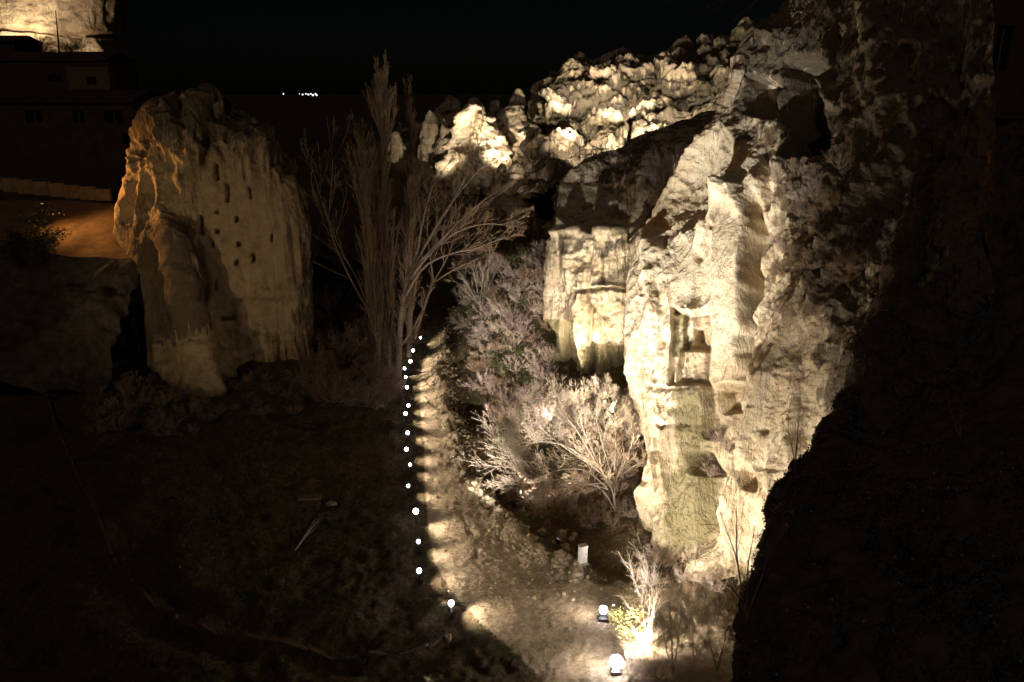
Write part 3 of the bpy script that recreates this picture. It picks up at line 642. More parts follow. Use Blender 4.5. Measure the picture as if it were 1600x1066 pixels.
# shrub prototypes (unit size ~ radius 1)
def stems(n, rng, lean=.9, L=1.0, k=6, up=.5):
    th = rng.uniform(0, 2 * math.pi, n); el = rng.uniform(.15, 1.0, n)**.6 * lean
    d = np.stack([np.cos(th) * np.sin(el), np.sin(th) * np.sin(el), np.cos(el)], -1); P = np.zeros((n, k, 3)); P[:, 0] = d * [.08, .08, 0]
    Ls = L * rng.uniform(.6, 1.1, n)
    for s in range(1, k): d = unit(d + np.array([0, 0, up / k]) + rng.normal(size=d.shape) * .09); P[:, s] = P[:, s - 1] + d * (Ls / (k - 1))[:, None]
    return P
def shrub_meshes(seed, n=14, lean=1.15, m1=9, m2=10, r=.011, minr=.003, up=.5):
    rng = np.random.default_rng(seed); P = stems(n, rng, lean, up=up); R = np.repeat(np.linspace(r, r * .35, 6)[None], n, 0)
    a, c_ = MB(), MB(); a.add(*tubes(P, R, 4))
    Q, RR = grow(P, R, m1, .2, 1, 32, .5, 5, .2, .12, rng, .55); c_.add(*tubes(Q, np.maximum(RR, minr), 3))
    Q2, R2 = grow(Q, RR, m2, .1, 1, 38, .55, 3, .15, .15, rng, .6); c_.add(*tubes(Q2, np.maximum(R2, minr), 3))
    return a.mesh('stem', True), c_.mesh('twigs', True), Q2
SH = [shrub_meshes(s) for s in (31, 32, 33)]
SHd = [shrub_meshes(s, n=18, lean=1.3, m1=10, m2=10, r=.009, minr=.0035, up=.2) for s in (41, 42)]
def matcopy(me, mat): m = me.copy(); m.materials.clear(); m.materials.append(mat); return m
SHV = {}
for nm, mat in (('m', M_twig_mauve), ('b', M_twig), ('p', M_twig_pale)):
    SHV[nm] = [(matcopy(a, mat), matcopy(b, mat)) for a, b, _ in SH] + [(matcopy(a, mat), matcopy(b, mat)) for a, b, _ in SHd]
def shrub(pos, size, kind, label, group, name='bare_shrub', v=None, zs=1.0, cat='shrub'):
    a, b = random.choice(SHV[kind]) if v is None else SHV[kind][v]
    r = empty(name, pos, random.uniform(0, 6.28)); r.scale = (size, size, size * zs); tag(r, label, cat, group)
    obj('stem', a, None, r); obj('twigs', b, None, r); return r
# evergreen clump prototype: leaf faces through a volume
def leafball(seed, n=900, s=.075, sc=(1, 1, .7)):
    rng = np.random.default_rng(seed); cc = rng.normal(size=(14, 3)) * [.45, .45, .3] + [0, 0, .35]; p = cc[rng.integers(0, 14, n)] + rng.normal(size=(n, 3)) * .2
    a = unit(rng.normal(size=(n, 3))) * s; b = unit(np.cross(a, rng.normal(size=(n, 3)))) * s * .5
    V = np.stack([p - a, p + b, p + a, p - b], 1).reshape(-1, 3) * np.array(sc); return mesh_from('foliage', V, np.arange(n * 4).reshape(n, 4))
LB = [leafball(s) for s in (51, 52)]
for l in LB: l.materials.append(M_leaf)
def evergreen(pos, size, label, group):
    r = empty('evergreen_shrub', pos, random.uniform(0, 6.28)); r.scale = (size,) * 3; tag(r, label, 'shrub', group)
    obj('foliage', random.choice(LB), None, r); obj('stem', SHV['b'][0][0], None, r)

# hill of mauve brush below the buttress
random.seed(3)
cand = []
for k in range(2600):
    px, py = random.uniform(712, 905), random.uniform(400, 690)
    lft = np.interp(py, [395, 430, 480, 600, 650, 690], [735, 718, 728, 748, 765, 790]); rgt = np.interp(py, [395, 600, 690], [862, 862, 905])
    if not (lft < px < rgt): continue
    q = hit(px, py)
    if any((q[0] - c_[0])**2 + (q[1] - c_[1])**2 < .95**2 for c_ in cand): continue
    cand.append(q)
for q in cand:
    px, py = proj(q); k = 'm' if random.random() < .55 else ('p' if random.random() < .5 else 'b')
    if random.random() < .13: evergreen(q, random.uniform(.9, 1.6), 'dark green evergreen shrub in the brush below the buttress', 'evergreen shrubs below the buttress')
    else: shrub(q, random.uniform(1.1, 1.9), k, 'bare mauve-brown shrub on the slope left of the buttress', 'bare shrubs on the slope left of the buttress')
# pale small tree at left of that slope
b0 = hit(752, 500)
T = [trunk_of([b0, b0 + [-.1, 0, 1.6], b0 + [.1, 0, 3.2], b0 + [.3, 0, 5.5]], .09, .02)]
for dx, dz in ((-2.6, 4.2), (2.0, 4.6), (-1.2, 5.6), (1.2, 5.8), (-2.9, 2.9)): T.append(trunk_of([b0 + [0, 0, 1.2], b0 + [dx * .4, 0, 1.2 + dz * .45], b0 + [dx * .8, .2, 1.2 + dz * .85], b0 + [dx, .2, 1.0 + dz]], .05, .012, 8))
make_tree('bare_tree', b0, T, [dict(m=9, t0=.2, t1=1, ang=32, lf=.4, n=5, up=.2, curl=.1, rs=.5), dict(m=8, t0=.2, t1=1, ang=34, lf=.5, n=3, up=.1, curl=.12, rs=.6)], 'small pale bare tree on the left edge of the brushy slope', 9, minr=.012, mt=M_bark_pale, mc=M_twig_pale)

# big arching bush in the gully
bb = hit(962, 800); bb[2] -= .1
def W(px, py, Yd): return at(px, py, Yd)
yb = bb[1]
mains = []
for L in ([(962,800),(960,770),(966,740),(975,715),(972,690)],[(962,800),(945,770),(925,758),(905,762),(880,775)],[(962,800),(955,760),(935,730),(915,705),(900,690)],
          [(975,740),(990,728),(1005,722),(1010,718)],[(965,745),(985,700),(990,670),(985,640)],[(950,765),(915,735),(870,735),(825,750),(800,690)],
          [(950,765),(900,750),(850,750),(810,735),(788,700),(785,675)],[(940,740),(890,700),(850,690),(815,690),(805,650)],[(935,730),(900,670),(880,640),(870,615)],[(940,735),(915,680),(905,645),(905,618)],
          [(955,740),(940,690),(932,650),(935,620)],[(960,735),(962,690),(960,655),(965,630)],[(935,735),(870,690),(840,660),(832,625)],[(945,755),(880,760),(845,775),(820,772)]):
    pts = [W(p[0], p[1], yb + (random.uniform(-1.6, 1.6) if i else 0) * (i > 1)) for i, p in enumerate(L)]
    mains.append(trunk_of(pts, .05, .018, 12))
bigb = make_tree('large_bare_bush', bb, mains, [dict(m=18, t0=.25, t1=1, ang=42, lf=.4, n=6, up=.45, curl=.1, rs=.34), dict(m=14, t0=.15, t1=1, ang=32, lf=.5, n=4, up=.25, curl=.1, rs=.6), dict(m=5, t0=.2, t1=1, ang=35, lf=.5, n=3, up=.15, curl=.1, rs=.6)],
    'big rounded bare bush with pale arching branches in the gully beside the track', 12, minr=.0065, mt=M_bark_pale, mc=M_twig_pale, cat='bush', nlimb=0)
# dry bud clusters on it
rng = np.random.default_rng(5); pts = []
for P, R in mains:
    Q, _ = grow(P, R, 12, .35, 1, 30, .32, 5, .35, .1, rng, .5); pts.append(Q.reshape(-1, 3))
pts = np.concatenate(pts); pts = pts[rng.random(len(pts)) < .9]; n = len(pts) * 4; p = np.repeat(pts, 4, 0) + rng.normal(size=(n, 3)) * .1
a = unit(rng.normal(size=(n, 3))) * .035; b_ = unit(np.cross(a, rng.normal(size=(n, 3)))) * .025
o = obj('dry_leaves', mesh_from('dry_leaves', np.stack([p - a, p + b_, p + a, p - b_], 1).reshape(-1, 3) - bb, np.arange(n * 4).reshape(n, 4)), M_leaf_dry, bigb); tag(o, kind='stuff')

# saplings by the two floodlights, lower right
def sapling(px, py, tops, label, seed, r=.05, mt=M_bark_pale, mc=M_twig_pale, m=(7, 6), Yoff=0, lf=.42, ground=True, minr=.0055, name='bare_sapling', ang=32):
    if ground: b = hit(px, py)
    else: b = at(px, py, Yoff)
    T = []
    for t in tops:
        e = at(t[0], t[1], b[1] + (t[2] if len(t) > 2 else 0)); mid = b * .5 + e * .5 + np.array([random.uniform(-.15, .15), 0, random.uniform(.1, .3)]); T.append(trunk_of([b - [0, 0, .15], b * .75 + mid * .25, mid, mid * .5 + e * .5, e], r, r * .2, 10))
    return make_tree(name, b, T, [dict(m=m[0], t0=.3, t1=1, ang=ang, lf=lf, n=5, up=.35, curl=.08, rs=.5), dict(m=m[1], t0=.2, t1=1, ang=32, lf=.5, n=4, up=.2, curl=.1, rs=.6)], label, seed, minr=minr, mt=mt, mc=mc, cat='sapling')
sapling(1012, 1020, [(1010,855),(985,885),(1035,885),(1020,905)], 'tall white-lit bare sapling right beside the brighter floodlight', 61, .011, m=(12, 9))
sapling(1085, 1045, [(1080,880),(1060,900),(1110,905),(1125,950)], 'bushy bare sapling right of the white-lit one', 62, .02, m=(11, 9))
sapling(1052, 1055, [(1045,930),(1065,940),(1030,960)], 'low tangled sapling between two taller bare ones', 63, .04, m=(9, 8))
sapling(1120, 1050, [(1135,960),(1105,970),(1140,1000)], 'low spreading sapling against the dark hillside foot', 64, .03, mt=M_bark, mc=M_twig)
random.seed(9)
for px, py in [(1000,975),(1010,1010),(985,1055),(1000,1060),(1030,1062),(1100,1062),(1070,1064),(1015,1045)]:
    shrub(hit(px, py), random.uniform(.6, .95), random.choice('pb'), 'knee-high dry shrub around the floodlit saplings', 'low dry shrubs by the floodlights', name='low_shrub')
LBY = matcopy(LB[0], M_leaf_yel)
r_ = empty('leafy_shrub', hit(988, 985)); r_.scale = (1.1,) * 3; tag(r_, 'yellow-green leafy shrub just behind the two floodlights', 'shrub'); obj('foliage', LBY, None, r_); obj('stem', SHV['b'][0][0], None, r_)
# dark twigs on the crest of the hillside
sapling(1166, 965, [(1125,800),(1150,790),(1180,820),(1120,900),(1200,860)], 'dark leafless sapling on the hillside crest against the lit cliff', 65, .03, mt=M_bark, mc=M_bark, Yoff=17.8, ground=False, minr=.004, m=(4, 3), ang=24)
sapling(1242, 722, [(1232,640),(1250,630),(1222,660),(1265,655)], 'small dark sapling higher up the hillside crest', 66, .02, mt=M_bark, mc=M_bark, Yoff=24.2, ground=False, minr=.004, m=(4, 3), ang=22)
sapling(1500, 690, [(1478,610),(1490,620),(1510,640)], 'faint reddish stalk cluster in the middle of the black hillside', 67, .03, mt=M_wood, mc=M_wood, Yoff=22.5, ground=False, minr=.005, m=(3, 2), ang=18)

# brush under the big bush, gully banks, left slope
random.seed(21)
def scatter(n, x0, x1, y0, y1, mind, cond=None):
    out = []
    for k in range(n * 6):
        px, py = random.uniform(x0, x1), random.uniform(y0, y1)
        if cond and not cond(px, py): continue
        q = hit(px, py)
        if any((q[0] - c_[0])**2 + (q[1] - c_[1])**2 < mind**2 for c_ in out): continue
        out.append(q)
        if len(out) >= n: break
    return out
for q in scatter(26, 800, 1010, 745, 850, .8, lambda a, b: b > 745 + (1000 - a) * .1 and b < 790 + (a - 780) * .30):
    shrub(q, random.uniform(.6, 1.1), random.choice('mbb'), 'low dark shrub in the gully beneath the big bush', 'low shrubs in the gully', name='low_shrub')
for q in scatter(18, 900, 1000, 620, 720, 1.0): shrub(q, random.uniform(1.0, 1.7), random.choice('mb'), 'brown shrub at the foot of the buttress behind the big bush', 'shrubs at the buttress foot')
for q in scatter(6, 910, 990, 615, 680, 1.4): evergreen(q, random.uniform(.8, 1.4), 'dark ivy-green shrub at the buttress foot', 'evergreen shrubs at the buttress foot')
for q in scatter(60, 470, 625, 470, 640, 1.2, lambda a, b: a < 620 - (b - 500) * .1): shrub(q, random.uniform(1.2, 2.4), random.choice('bbm'), 'unlit leafless shrub in the thicket beneath the poplars', 'thicket shrubs beneath the poplars')
for q in scatter(26, 150, 330, 560, 680, 1.3, lambda a, b: b > 600 or a < 200): shrub(q, random.uniform(.8, 1.5), 'b', 'dim shrub on the slope under the left outcrop', 'shrubs under the left outcrop')
for q in scatter(20, 340, 480, 590, 650, 1.2): shrub(q, random.uniform(.5, 1.1), 'b', 'dim shrub at the right foot of the left outcrop', 'shrubs at the right foot of the left outcrop')
for q in scatter(14, 1000, 1140, 865, 930, .9): shrub(q, random.uniform(.6, 1.1), random.choice('mb'), 'reddish brush at the foot of the alcove cliff', 'brush at the alcove cliff foot')
# plants rooted on the rock sheets
def on_sheet(V, px, py):
    a, b_ = proj(V); d = (a - px)**2 + (b_ - py)**2; k = np.argmin(d + (V[..., 1] - V[..., 1].min()) * .0); i, j = np.unravel_index(k, d.shape); return V[i, j]
random.seed(33)
for k in range(34):
    px, py = random.uniform(965, 1110), random.uniform(235, 350)
    if py > 352 - (px - 950) * .35 or py < 270 - (px - 950) * .3: continue
    shrub(on_sheet(VA, px, py) - [0, 0, .1], random.uniform(1.0, 2.0), random.choice('mb'), 'dusty bare shrub on the flat top of the buttress', 'shrubs on the buttress top')
for px, py in [(1055,300),(1045,280),(1065,330),(1050,320),(1040,300)]: shrub(on_sheet(VA, px, py), 2.2, 'm', 'tall grey-brown shrub rising where buttress and cliff meet', 'tall shrubs between buttress and cliff', name='tall_shrub', zs=1.5)
for k in range(46):
    px, py = random.uniform(1195, 1330), random.uniform(200, 560)
    if px < 1190 + max(0, (py - 380)) * .25: continue
    shrub(on_sheet(VB, px, py), random.uniform(.5, 1.1), random.choice('bmb'), 'scrubby plant clinging to the dark upper cliff', 'scrub on the upper cliff', name='cliff_scrub')
for px, py in [(1112,700),(1120,725),(1108,745),(1125,760),(1140,740),(1118,690),(1130,790),(1135,705)]: shrub(on_sheet(VB, px, py), .8, 'm', 'mauve brush growing in the cleft of the alcove cliff', 'brush in the cliff cleft', name='cliff_scrub')
# wispy branch against the sky, top
sapling(1235, -30, [(1050,-8),(1130,48),(1085,20)], 'thin bare branches hanging against the black sky at the top', 71, .03, mt=M_bark, mc=M_bark, Yoff=30, ground=False, minr=.006, m=(3, 2), ang=20, name='overhanging_branch')

# grass and ground litter
def blades(P, h, w, name, mat, lean=.5, per=6, seed=1):
    rng = np.random.default_rng(seed); n = len(P) * per; p = np.repeat(P, per, 0) + np.c_[rng.normal(size=(n, 2)) * .09, np.zeros(n)]
    th = rng.uniform(0, 6.28, n); hh = h * rng.uniform(.4, 1.2, n); ax = np.stack([np.cos(th), np.sin(th), 0 * th], -1); le = rng.normal(size=(n, 3)) * lean * hh[:, None]; le[:, 2] = hh
    V = np.stack([p - ax * w, p + ax * w, p + le], 1).reshape(-1, 3); return mesh_from(name, V, np.arange(n * 3).reshape(n, 3))
rng = np.random.default_rng(77)
x = rng.uniform(-32, -5.5, 30000); y = rng.uniform(30, 74, 30000); ok = (track_mask(x, y) < .05) & (vn(np.stack([x * .5, y * .5, 0 * x], -1), 3) > -.15); x, y = x[ok], y[ok]
o = obj('rough_grass', blades(np.c_[x, y, hz(x, y)], .2, .012, 'rough_grass', M_grass, per=5), M_grass); tag(o, 'rough dry grass over the dark left bank', 'grass', kind='stuff')
bl = []
for k in range(5200):
    i = random.randrange(len(BERM) - 1); t = random.random(); q = BERM[i] * (1 - t) + BERM[i + 1] * t; bl.append([q[0] + random.gauss(.2, .8), q[1] + random.gauss(0, .8)])
bl = np.array(bl); ok = np.ones(len(bl), bool)
o = obj('berm_grass', blades(np.c_[bl, hz(bl[:, 0], bl[:, 1])], .16, .012, 'berm_grass', M_grass, per=3, seed=4), M_grass); tag(o, 'dry weeds along the rubble bank right of the track', 'weeds', kind='stuff')
x = rng.uniform(1, 11, 9000); y = rng.uniform(31, 44, 9000); ok = (vn(np.stack([x * .8, y * .8, 0 * x], -1), 5) > .0); x, y = x[ok], y[ok]
o = obj('sparse_weeds', blades(np.c_[x, y, hz(x, y)], .1, .01, 'sparse_weeds', M_grass, per=3, seed=6), M_grass); tag(o, 'sparse short weeds on the bare ground by the floodlights', 'weeds', kind='stuff')
# ivy on the foreground hillside
rng = np.random.default_rng(88); ii = rng.integers(0, 300, 42000); jj = rng.integers(40, 220, 42000); p = VH[ii, jj] + NH[ii, jj] * rng.uniform(0, .1, (42000, 1)); ok = vn(p * .8, 9) > -.1; p = p[ok]; n = len(p)
a = unit(rng.normal(size=(n, 3))) * .045; b_ = unit(np.cross(a, rng.normal(size=(n, 3)))) * .035
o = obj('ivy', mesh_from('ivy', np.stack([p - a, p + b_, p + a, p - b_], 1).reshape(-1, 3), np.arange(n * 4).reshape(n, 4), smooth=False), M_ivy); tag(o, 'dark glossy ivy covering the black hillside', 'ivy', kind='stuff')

# ------------------------------------------------------------------ stones
def ico():
    t = (1 + 5**.5) / 2; V = unit(np.array([[-1,t,0],[1,t,0],[-1,-t,0],[1,-t,0],[0,-1,t],[0,1,t],[0,-1,-t],[0,1,-t],[t,0,-1],[t,0,1],[-t,0,-1],[-t,0,1]], float))
    F = np.array([[0,11,5],[0,5,1],[0,1,7],[0,7,10],[0,10,11],[1,5,9],[5,11,4],[11,10,2],[10,7,6],[7,1,8],[3,9,4],[3,4,2],[3,2,6],[3,6,8],[3,8,9],[4,9,5],[2,4,11],[6,2,10],[8,6,7],[9,8,1]]); return V, F
def subdiv(V, F):
    V = list(map(tuple, V)); c_ = {}; out = []
    def m(a, b):
        k = (min(a, b), max(a, b))
        if k not in c_: c_[k] = len(V); V.append(tuple(unit((np.array(V[a]) + np.array(V[b])) / 2)))
        return c_[k]
    for a, b, d in F: x, y, z = m(a, b), m(b, d), m(d, a); out += [[a, x, z], [b, y, x], [d, z, y], [x, y, z]]
    return np.array(V), np.array(out)
IV, IF = ico(); I2V, I2F = subdiv(*subdiv(IV, IF))
rb = MB(); rng = np.random.default_rng(99)
for k in range(3600):
    i = random.randrange(len(BERM) - 1); t = random.random(); q = BERM[i] * (1 - t) + BERM[i + 1] * t; x = q[0] + random.gauss(.25, .55); y = q[1] + random.gauss(0, .6); s = random.lognormvariate(-2.6, .5)
    rb.add((IV * rng.uniform(.7, 1.2, (12, 1)) * np.array([1, rng.uniform(.6, 1), rng.uniform(.5, .9)])) * s + [x, y, float(hz(x, y)) + s * .2], None, IF)
for k in range(1500):
    x, y = random.uniform(-5, 6), random.uniform(33, 76); tm = track_mask(np.array([x]), np.array([y]))[0]
    if tm < .2: continue
    s = random.lognormvariate(-3.2, .5); rb.add((IV * rng.uniform(.7, 1.2, (12, 1))) * s + [x, y, float(hz(x, y)) + s * .2], None, IF)
o = obj('rubble', rb.mesh('rubble'), M_stone); tag(o, 'loose rubble heaped along the right edge of the track', 'rubble', kind='stuff')
for k, (px, py, s, lb) in enumerate([(848,834,.26,'small pale boulder farthest from the white box'), (877,838,.36,'rounded boulder at the top of the little boulder pile'), (884,858,.30,'boulder at the foot of the little pile left of the white box'),
    (893,845,.2,'flat stone touching the white utility box'), (866,850,.16,'stone half buried before the boulder pile'), (898,838,.22,'flat slab just behind the white utility box'), (752,770,.22,'pale stone in the bank halfway along the track'),
    (744,758,.25,'mossy stone on top of the rubble bank'), (795,808,.24,'stone at the lower bend of the rubble bank'), (762,782,.2,'angular stone below the mossy one in the bank'), (822,826,.17,'small stone between the bank and the boulder pile'), (700,1000,.2,'stone at the tip of the stone kerb')]):
    q = hit(px, py); d = 1 + .28 * fbm(I2V * 1.3 + k * 7, 3, k); V = I2V * d[:, None] * np.array([1.1, .9, .8]) * s
    o = obj('boulder', mesh_from('boulder', V, I2F), M_stone, loc=q + [0, 0, s * .45]); o.rotation_euler.z = k * 1.3; tag(o, lb, 'boulder')

# kerb of low stones / pipe edge around the left path: one run of kerb stones
EK = np.array([[e[0], e[1]] for e in EDGE]); EK = crom(EK, 400, 0); sl = np.r_[0, np.cumsum(np.linalg.norm(np.diff(EK, axis=0), axis=1))]
kerb = empty('stone_kerb', (EK[0][0], EK[0][1], float(hz(*EK[0])))); tag(kerb, 'long curved kerb of low stones sweeping round the dark left bank', 'kerb')
kb = MB().box((0, 0, 0), (1.40, .16, .2)).mesh('kerb_stone'); kb.materials.append(M_render)
n_k = int(sl[-1] / 1.42)
for k in range(n_k):
    s0 = (k + .5) * 1.42; x = np.interp(s0, sl, EK[:, 0]); y = np.interp(s0, sl, EK[:, 1]); x2 = np.interp(s0 + .3, sl, EK[:, 0]); y2 = np.interp(s0 + .3, sl, EK[:, 1])
    o = obj('kerb_stone', kb, None, kerb, (x - EK[0][0], y - EK[0][1], float(hz(x, y)) - float(hz(*EK[0])) + .03)); o.rotation_euler = (random.gauss(0, .015), -math.atan2(float(hz(x2, y2) - hz(x, y)), .3), math.atan2(y2 - y, x2 - x))
# sticks and debris on the left bank
def stick(a, b_, r, label):
    p, q = hit(*a), hit(*b_); m = MB(); m.bar((0, 0, .08), tuple(q - p + [0, 0, .22]), r, 6, r * .6); m.bar(tuple((q - p) * .5 + [0, 0, .15]), tuple((q - p) * .9 + [.35, .25, .3]), r * .6, 5, r * .3)
    o = obj('fallen_branch', m.mesh('fallen_branch'), M_bark_pale, loc=p); tag(o, label, 'branch')
stick((462,862), (493,818), .045, 'pale forked fallen branch lying on the dark left bank')
stick((467,856), (488,832), .03, 'thin fallen branch alongside the pale forked one')
q = hit(484, 781); o = obj('plank', MB().box((0, 0, 0), (1.4, .5, .12), .1).mesh('plank'), M_wood, loc=q + [0, 0, .1]); tag(o, 'short weathered board lying on the left bank', 'board')
q = hit(518, 790); d = 1 + .3 * fbm(I2V * 1.3 + 3, 3, 3); o = obj('boulder', mesh_from('boulder', I2V * d[:, None] * [.34, .2, .14], I2F), M_stone, loc=q + [0, 0, .08]); tag(o, 'flat pale stone beside the weathered board', 'boulder')

# ------------------------------------------------------------------ white utility box
q = hit(910, 882); root = empty('utility_box', q, .35); tag(root, 'small white utility box standing at the end of the rubble bank', 'utility box')
obj('body', MB().box((0, 0, .5), (.42, .30, 1.0)).mesh('body'), M_white, root); obj('lid', MB().box((0, 0, 1.03), (.48, .36, .06)).mesh('lid'), M_white, root)
obj('door', MB().box((.0, -.158, .52), (.34, .012, .8)).mesh('door'), M_white, root); obj('plinth', MB().box((0, 0, -.05), (.5, .38, .14)).mesh('plinth'), M_stone, root)
obj('latch', MB().box((.12, -.172, .55), (.03, .02, .1)).mesh('latch'), M_metal, root)

# ------------------------------------------------------------------ lights
def spot(name, loc, target, power, size, blend, parent=None, col=(1, .86, .68), rad=.06):
    l = bpy.data.lights.new(name, 'SPOT'); l.energy = power; l.spot_size = math.radians(size); l.spot_blend = blend; l.color = col; l.shadow_soft_size = rad
    o = bpy.data.objects.new(name, l); COL.objects.link(o); d = Vector([float(t) for t in target]) - Vector([float(t) for t in loc])
    o.location = [float(t) for t in loc]; o.rotation_euler = d.to_track_quat('-Z', 'Y').to_euler(); return o
PATHW = 720
LAMPS = [(705,938,1.0,1.15),(655,893,.9,1),(654,848,.5,.8),(650,805,1.2,1.3),(638,762,.55,.75),(641,730,.5,.75),(635,703,1.0,1.0),(637,675,1.1,1.0),(634,648,1.0,1.0),(638,628,.8,.9),(636,607,.9,1.0),(634,590,.7,.9),(632,574,.7,.9),(641,557,1.0,1.1),(645,543,1.1,1.15),(657,528,.8,.85)]
ml = {}
pm = MB().bar((0, 0, -.1), (0, 0, .62), .035, 8).mesh('post'); pm.materials.append(M_metal)
cm = MB().bar((0, 0, .62), (0, 0, .66), .13, 12).mesh('collar'); cm.materials.append(M_metal)
LN = ['first path lamp of the row, by the tip of the stone kerb', 'bright second path lamp from the near end of the row', 'dim third path lamp from the near end, just below the brightest one', 'brightest path lamp, fourth from the near end of the row',
 'small fifth path lamp from the near end, above the brightest one', 'small sixth path lamp from the near end of the row', 'seventh path lamp from the near end, mid-row', 'eighth path lamp from the near end, mid-row', 'ninth path lamp from the near end, beside the narrowing track',
 'tenth path lamp from the near end of the row', 'eleventh path lamp from the near end of the row', 'twelfth path lamp from the near end of the row', 'thirteenth path lamp, leftmost of the row before it bends right', 'third path lamp from the far end of the row', 'second path lamp from the far end, under the poplars', 'farthest path lamp at the top of the row']
for (px, py, pw, sz), lb in zip(LAMPS, LN):
    g0 = gpz(px, py, .8); z = float(hz(g0[0], g0[1])); root = empty('path_lamp', (g0[0], g0[1], z)); tag(root, lb, 'path lamp', 'path lamps along the track')
    obj('post', pm, None, root); obj('collar', cm, None, root)
    key = round(sz, 2)
    if key not in ml:
        V, Q = uvsphere((0, 0, .66 + .13 * sz), .13 * sz, 14, 10); ml[key] = mesh_from('lens', V, Q); ml[key].materials.append(M_lens)
    obj('lens', ml[key], None, root)
    L = (g0[0] + .22, g0[1] - .02, z + .95)
    spot('path_lamp_beam', L, (L[0] + 2.2 + random.uniform(-.4, .5), L[1] - .1 + random.uniform(-.45, .45), z - .1), PATHW * (.6 + .5 * pw) * random.uniform(.75, 1.2), random.uniform(95, 112), 1.0)

def flood(px, py, target, power, size, label, blend=.6, hot=False, Yd=None, z=.5, col=(1, .86, .66), sc=1.0, loc=None):
    b = np.array(loc, float) if loc is not None else (hit(px, py) if Yd is None else at(px, py, Yd))
    root = empty('floodlight', b); tag(root, label, 'floodlight')
    tv = np.array(target, float) - b; az = math.atan2(tv[0], tv[1]); el = math.atan2(tv[2], math.hypot(tv[0], tv[1]))
    f = unit(tv); hc = np.array([0, 0, z])
    root.rotation_euler = (0, 0, -az)
    hd = MB().box((0, 0, 0), (.42 * sc, .2 * sc, .32 * sc), 0).mesh('housing'); o = obj('housing', hd, M_metal, root, (0, 0, z)); o.rotation_euler.x = el
    ln = MB().box((0, 0, 0), (.36 * sc, .02, .26 * sc), 0).mesh('lens'); o2 = obj('lens', ln, M_lens_hot if hot else M_lens, root, (0, math.cos(el) * .112 * sc, z + math.sin(el) * .112 * sc)); o2.rotation_euler.x = el
    vs = MB()
    for k_, d_ in (((0, .2, .17), (.42, .22, .02)), ((0, .2, -.17), (.42, .22, .02)), ((.21, .2, 0), (.02, .22, .32)), ((-.21, .2, 0), (.02, .22, .32))): vs.box(tuple(np.array(k_) * sc), tuple(np.array(d_) * sc))
    o3 = obj('visor', vs.mesh('visor'), M_metal, root, (0, 0, z)); o3.rotation_euler.x = el
    obj('bracket', MB().bar((-.24 * sc, 0, z), (-.24 * sc, 0, 0), .02).bar((.24 * sc, 0, z), (.24 * sc, 0, 0), .02).box((0, 0, 0), (.55 * sc, .2, .05)).mesh('bracket'), M_metal, root)
    p = b + hc + f * .32 * sc; spot('floodlight_beam', p, p + f, power, size, blend, col=col, rad=.12)
    return root
P = 1.0
# the two visible ones: domed heads turned upward
for px, py, s, lb, tgt, pw in [(943, 950, .2, 'dazzling floodlight nearer the white utility box', at(1090, 740, 41), 6000), (963, 1035, .3, 'largest and brightest floodlight, at the bottom edge by the saplings', at(1140, 800, 38), 7000)]:
    g0 = gpz(px, py, .6); z = float(hz(g0[0], g0[1])); root = empty('floodlight', (g0[0], g0[1], z)); tag(root, lb, 'floodlight')
    obj('base', MB().box((0, 0, .08), (.5, .4, .2)).mesh('base'), M_metal, root); obj('bracket', MB().bar((-.2, 0, .1), (-.2, 0, .55), .02).bar((.2, 0, .1), (.2, 0, .55), .02).mesh('bracket'), M_metal, root)
    V, Q = uvsphere((0, 0, .6), s, 18, 12); obj('lens', mesh_from('lens', V, Q), M_lens_hot, root)
    p = np.array([g0[0], g0[1], z + .6]); f = unit(np.array(tgt) - p); p = p + f * (s + .05); spot('floodlight_beam', p, p + f, pw * P * 1.15, 106, .8, col=(1, .88, .72), rad=.1)
    spot('floodlight_spill', np.array([g0[0] - s - .1, g0[1], z + 1.2]), (g0[0] - 3.5, g0[1] + 2.5, z), pw * .07, 150, 1.0, col=(1, .88, .76), rad=.2)
flood(870, 858, at(1130, 380, 46), 6500 * P, 66, 'floodlight behind the rubble bank aimed right at the carved alcove', sc=.6)
flood(905, 872, at(1165, 215, 49), 19000 * P, 32, 'floodlight in the gully behind the white box aimed at the upper cliff')
flood(905, 655, at(905, 430, 63), 9000 * P, 85, 'floodlight on the slope aimed at the left of the buttress')
flood(955, 662, at(960, 430, 61), 9000 * P, 85, 'floodlight behind the big bush aimed at the buttress')
flood(778, 778, at(800, 450, 74), 17000 * P, 62, 'floodlight on the gully edge aimed at the brushy slope', col=(1, .82, .70), z=.5, blend=1)
flood(860, 672, at(800, 470, 72), 3500 * P, 100, 'floodlight behind the left of the big bush', col=(1, .82, .70), blend=1)
flood(800, 800, at(890, 690, 50), 4200 * P, 100, 'floodlight on the bank washing the big bush', col=(1, .84, .70))
for lx, ly, tg, pw, sz, lb in [(3, 26, at(1085, 440, 47), 17000, 30, 'unseen floodlight added on the near path to brighten the alcove cliff'), (-10, 24, at(1078, 400, 47), 90000, 27, 'strong unseen floodlight added left of the near path to brighten the alcove cliff'), (.5, 25.5, at(920, 430, 63), 66000, 24, 'unseen floodlight added on the near path to brighten the far buttress'), (-4, 25, at(795, 515, 71), 120000, 17, 'unseen floodlight added on the near path to brighten the brushy slope')]:
    flood(0, 0, tg, pw, sz, lb, loc=(lx, ly, float(hz(lx, ly))), blend=.9, col=(1, .95, .86))  # helper floods out of frame, added to light cliff, buttress and slope
